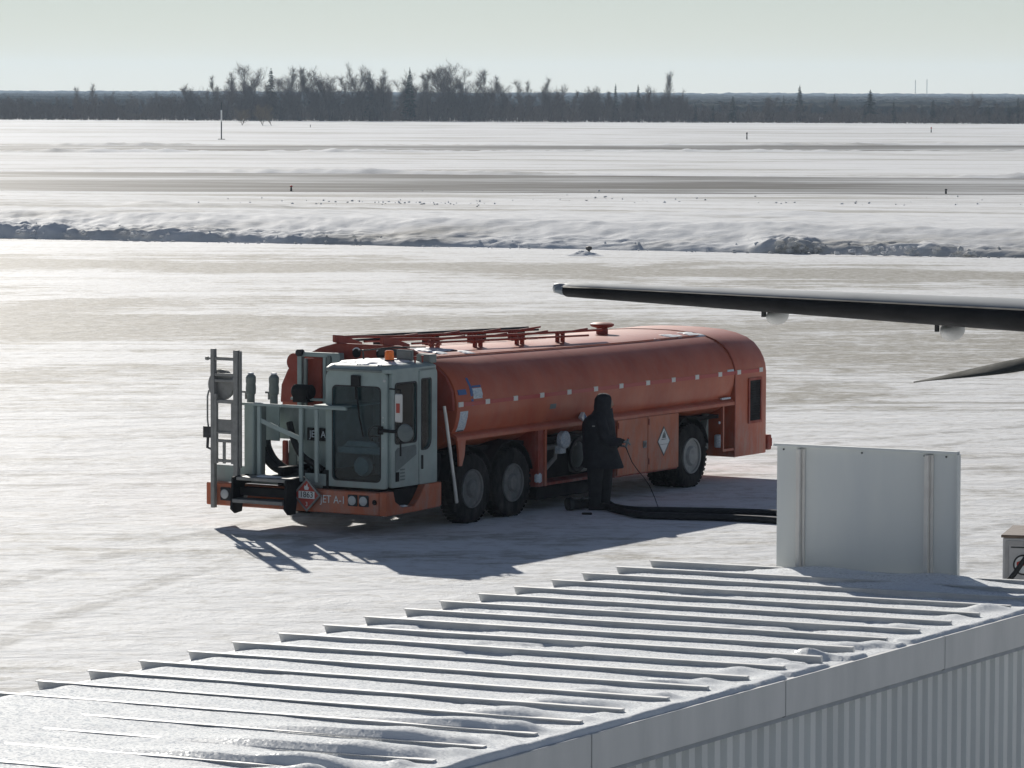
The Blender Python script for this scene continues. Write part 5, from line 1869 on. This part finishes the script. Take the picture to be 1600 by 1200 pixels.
tag(MB().box(p.x - .09, p.x + .07, p.y - .05, p.y + .05, 0, .03).build('dust_cap', M_BOOT, bevel=.01), 'small dark cap lying on the snow in front of the hose coupling', 'cap')

# ------------------------------------------------------------------ the propeller aircraft at the right edge
M_WING = mat('wing_paint', (0.27, 0.30, 0.33), 0.6, spec=.25, var=.12, scale=1.5)
M_BOOTR = mat('deice_rubber', (0.013, 0.013, 0.014), 0.65, spec=.3, var=.3, scale=3)
M_BLADE = mat('blade_grey', (0.075, 0.078, 0.07), 0.8, spec=.15, var=.2, scale=4)
tip = at_depth(866, 454, 46.2)
rt = at_depth(1600, 500, 44.2)
span = (rt - tip)
sdir = Vector((span.x, span.y, 0)).normalized()
aft = Vector((-sdir.y, sdir.x, 0))                # away from the camera, towards the trailing edge
if aft.y < 0: aft = -aft
AIR = empty('airplane', (tip.x, tip.y, 0), math.atan2(sdir.y, sdir.x))
tag(AIR, 'high winged propeller airplane entering from the right, dark rubber along its leading edge', 'airplane')
LS = span.length
RLEN = LS * 1.55                                  # on to the fuselage beyond the frame


def airfoil(c, t, n=14):
    """closed loop (chord along +y from leading edge, thickness in z)"""
    up, lo = [], []
    for k in range(n + 1):
        x = (1 - math.cos(math.pi * k / n)) / 2
        yt = 5 * t * (.2969 * math.sqrt(x) - .126 * x - .3516 * x ** 2 + .2843 * x ** 3 - .1036 * x ** 4)
        up.append((x * c, yt * c * 1.05 + .02 * c * math.sin(math.pi * x) - .055 * (x - .1) * c))
        lo.append((x * c, -yt * c * .95 + .02 * c * math.sin(math.pi * x) - .055 * (x - .1) * c))
    return up, lo


def wing_at(s):
    """leading-edge point, chord and thickness ratio at span distance s (local frame of AIR)"""
    f = s / LS
    z = tip.z + (rt.z - tip.z) * f
    c = .92 + 1.12 * f
    return Vector((s, 0, z)), c, .178


wb, bb = MB(), MB()
rw, rb = [], []
for s in [0.0, .04, .15, .4, .8, 1.5, 2.5, 3.5, LS, LS * 1.2, RLEN]:
    p, c, t = wing_at(s)
    k = {0.0: .55, .04: .85}.get(s, 1.0)
    up, lo = airfoil(c, t * k)
    rw.append([(p.x, p.y + y, p.z + z) for y, z in up] + [(p.x, p.y + y, p.z + z) for y, z in reversed(lo[1:-1])])
wb.loft(rw)
wing = wb.build('wing', M_WING, AIR, smooth=50)
for s in np.linspace(.10, RLEN - .1, 24):
    p, c, t = wing_at(s)
    up, lo = airfoil(c, t, 24)
    loop = [(y, z) for y, z in reversed(lo[:12])] + [(y, z) for y, z in up[1:4]]
    rb.append([(p.x, p.y + y - .004, p.z + z * 1.02 + .0) for y, z in loop])
bb.loft(rb, cap=False, closed=False)
bo = bb.build('leading_edge_boot', M_BOOTR, AIR, smooth=60)
sm = bo.modifiers.new('thick', 'SOLIDIFY'); sm.thickness = .008; sm.offset = 0
MB().lathe([(.02, -.06), (.055, -.04), (.065, .03), (.05, .10)], (.0, .12, tip.z + .02), 0, 14).build('tip_light', M_SILVER, AIR)
MB().tube([(.03, .9, tip.z), (.0, 1.08, tip.z - .01)], .006, 5).build('static_wick', M_DARK, AIR)
for px, w, hgt, y0, ln in ((1215, .105, .105, .42, .62), (1489, .12, .12, .55, .72)):
    yc = y0 + ln * .5
    k_ = (px - 800) / F_PX
    s = (k_ * (tip.y + aft.y * yc) - tip.x - aft.x * yc) / (sdir.x - k_ * sdir.y)
    p, c, t = wing_at(s)
    zc = p.z - .125 * c
    b = MB(); rings = []
    for k in range(15):
        u = k / 14
        r = math.sin(math.pi * min(.985, max(.015, u))) ** .55
        rings.append([(s + w * r * math.cos(a), y0 + ln * u, zc + hgt * r * math.sin(a)) for a in np.linspace(0, 2 * math.pi, 18, endpoint=False)])
    b.loft(rings)
    f = b.build('flap_fairing', M_WHITEP, AIR, smooth=60)
    MB().box(s - w + .01, s - w + .05, y0 - .0, y0 + .06, zc - .0, zc + .1).build('fairing_bracket', M_DARK, f, smooth=0)
# nacelle, propeller and a stretch of fuselage, mostly outside the frame
hub_px = (1668, 558)
hub_w = at_depth(*hub_px, 42.2)
inv = (Matrix.Translation(AIR.location) @ Matrix.Rotation(AIR.rotation_euler.z, 4, 'Z')).inverted()
hub = inv @ hub_w
b = MB(); rings = []
for y, r, dz in ((.0, .24, 0), (.1, .28, 0), (.6, .36, .0), (1.5, .44, .06), (2.8, .48, .12), (4.2, .45, .05), (5.2, .15, .15)):
    rings.append([(hub.x + r * math.cos(a), hub.y + .25 + y, hub.z + dz + r * 1.05 * math.sin(a)) for a in np.linspace(0, 2 * math.pi, 24, endpoint=False)])
b.loft(rings)
b.build('nacelle', M_WING, AIR, smooth=60)
b = MB(); b.lathe([(.002, -.42), (.10, -.36), (.2, -.2), (.26, 0), (.27, .2)], (hub.x, hub.y, hub.z), 1, 24)
prop = b.build('propeller', M_BLADE, AIR, smooth=60)


_o = inv @ Vector((0, 0, CAM_H)); _e = inv @ (Vector((0, 0, CAM_H)) + ray(1428, 597) * 40)
t1 = _o + (_e - _o) * ((hub.y - _o.y) / (_e.y - _o.y))
RAD = ((t1 - hub).x ** 2 + (t1 - hub).z ** 2) ** .5
a1 = math.atan2(t1.z - hub.z, t1.x - hub.x)
for k in range(4):
    a = a1 - k * math.pi / 2
    q = hub + Vector((RAD * math.cos(a), 0, RAD * math.sin(a)))
    ax = (q - hub); L = ax.length; ax.normalize()
    across = Vector((0, 1, 0)).cross(ax).normalized()
    b = MB(); rings = []
    for j in range(17):
        u = .1 + .9 * j / 16
        c = (.12 + .17 * math.sin(math.pi * min(1, u * 1.0)) ** .8) * (1 if u < .9 else max(.3, 1 - ((u - .9) / .1) ** 2 * .7))
        tw_a = math.radians(87 - 38 * max(0, 1 - u * 1.05))
        cd = (across * math.cos(tw_a) + Vector((0, 1, 0)) * math.sin(tw_a))
        nd = ax.cross(cd)
        th = .06 * (1 - u) + .014
        qq = hub + ax * (L * u)
        rings.append([tuple(qq + cd * (c * .5 * math.cos(z_)) + nd * (th * .5 * math.sin(z_))) for z_ in np.linspace(0, 2 * math.pi, 14, endpoint=False)])
    b.loft(rings)
    b.build('propeller_blade', M_BLADE, prop, smooth=60)
b = MB(); rings = []
fx = RLEN + .9
for y, r in ((-6.2, .1), (-5.8, .5), (-5, .85), (-3.6, 1.2), (-2, 1.33), (4, 1.33), (8, 1.1), (12, .5)):
    rings.append([(fx + 1.0 + r * math.cos(a), y, tip.z - .95 + r * math.sin(a)) for a in np.linspace(0, 2 * math.pi, 28, endpoint=False)])
b.loft(rings)
b.build('fuselage', M_WING, AIR, smooth=60)
for x, y in ((hub.x, hub.y + 2.2), (fx + 1.0, -4.6)):
    b = MB(); b.tube([(x, y, tip.z - .8), (x, y, .4)], .07, 8); b.lathe([(.14, -.12), (.4, -.11), (.42, 0), (.4, .11), (.14, .12)], (x, y, .42), 0, 20)
    b.build('landing_gear', M_DARK, AIR)

# ------------------------------------------------------------------ ground power unit at the right edge
M_GPU = mat('gpu_panel', (0.56, 0.555, 0.56), 0.5, var=.15, scale=3, col2=(.44, .43, .43))
gl = on_ground(1565, 1003)                         # foot of its left corner, hidden behind the roof
gz = CAM_H - (832 - 152.6) * gl.y / F_PX - .06
GPU = empty('ground_power_unit', (gl.x, gl.y, 0), math.radians(-14))
tag(GPU, 'pale boxy power unit with round red sign and black cable at right edge', 'power unit')
MB().box(0, 1.9, 0, 1.1, .30, gz - .015).build('body', M_GPU, GPU, bevel=.012, smooth=0)
MB().box(-.02, 1.92, -.02, 1.12, gz - .014, gz + .02).build('lid', mat('gpu_lid', (.16, .11, .08), .5, var=.3), GPU, bevel=.006, smooth=0)
b = MB(); b.frame(rrect(.03, 1.86, .36, gz - .05, .02), rrect(.07, 1.82, .40, gz - .10, .02), -.012, -.001, 1)
b.build('panel_frame', mat('gpu_frame', (.40, .39, .39), .5, var=.2), GPU, smooth=0)
b = MB(); b.box(.10, 1.80, -.010, -.0015, gz - .135, gz - .12)
b.build('panel_groove', M_DARK, GPU, smooth=0)
scx, scz = .25, CAM_H - (884 - 152.6) * gl.y / F_PX
b = MB(); b.lathe([(.001, -.006), (.125, -.006), (.125, -.0015)], (scx, 0, scz), 1, 32)
sgn = b.build('round_sign', M_LETTER, GPU, smooth=0)
b = MB(); b.frame([(scx + .125 * math.cos(a), scz + .125 * math.sin(a)) for a in np.linspace(0, 2 * math.pi, 32, endpoint=False)], [(scx + .105 * math.cos(a), scz + .105 * math.sin(a)) for a in np.linspace(0, 2 * math.pi, 32, endpoint=False)], -.010, -.0065, 1)
b.build('sign_ring', M_GASKET, sgn, smooth=0)
b = MB(); b.prism([(scx - .08, scz - .01), (scx + .09, scz - .01), (scx + .09, scz + .055), (scx - .02, scz + .055), (scx - .08, scz + .03)], 1, -.010, -.0065)
b.build('sign_symbol', M_REDP, sgn, smooth=0)
b = MB(); b.tube([(1.4, -.05, gz - .1), (.9, -.12, gz - .02), (.55, -.16, gz - .08), (.30, -.17, gz - .22), (.17, -.18, gz - .42), (.06, -.2, gz - .55), (-.05, -.25, gz - .75), (-.1, -.3, .2), (.3, -.5, .05)], .032, 10)
tag(b.build('power_cable', M_HOSE, GPU), None)
for x in (.35, 1.55):
    b = MB(); b.lathe([(.08, -.08), (.19, -.07), (.2, 0), (.19, .07), (.08, .08)], (x, .12, .2), 1, 20)
    b.build('cart_wheel', M_RUBBER, GPU)
    b = MB(); b.lathe([(.08, -.08), (.19, -.07), (.2, 0), (.19, .07), (.08, .08)], (x, .98, .2), 1, 20)
    b.build('cart_wheel', M_RUBBER, GPU)

# ------------------------------------------------------------------ winter haze
hz = MB().box(-2300, 2300, -60, 6900, -1.2, 62).build('haze', None, smooth=0)
hm = bpy.data.materials.new('haze'); hm.use_nodes = True
hm.node_tree.nodes.clear()
ho = hm.node_tree.nodes.new('ShaderNodeOutputMaterial')
hv = hm.node_tree.nodes.new('ShaderNodeVolumePrincipled')
hv.inputs['Color'].default_value = (.63, .80, 1.0, 1)
hv.inputs['Density'].default_value = 0.000075
hv.inputs['Anisotropy'].default_value = 0.3
hm.node_tree.links.new(hv.outputs[0], ho.inputs['Volume'])
hz.data.materials.append(hm)
tag(hz, kind='stuff')
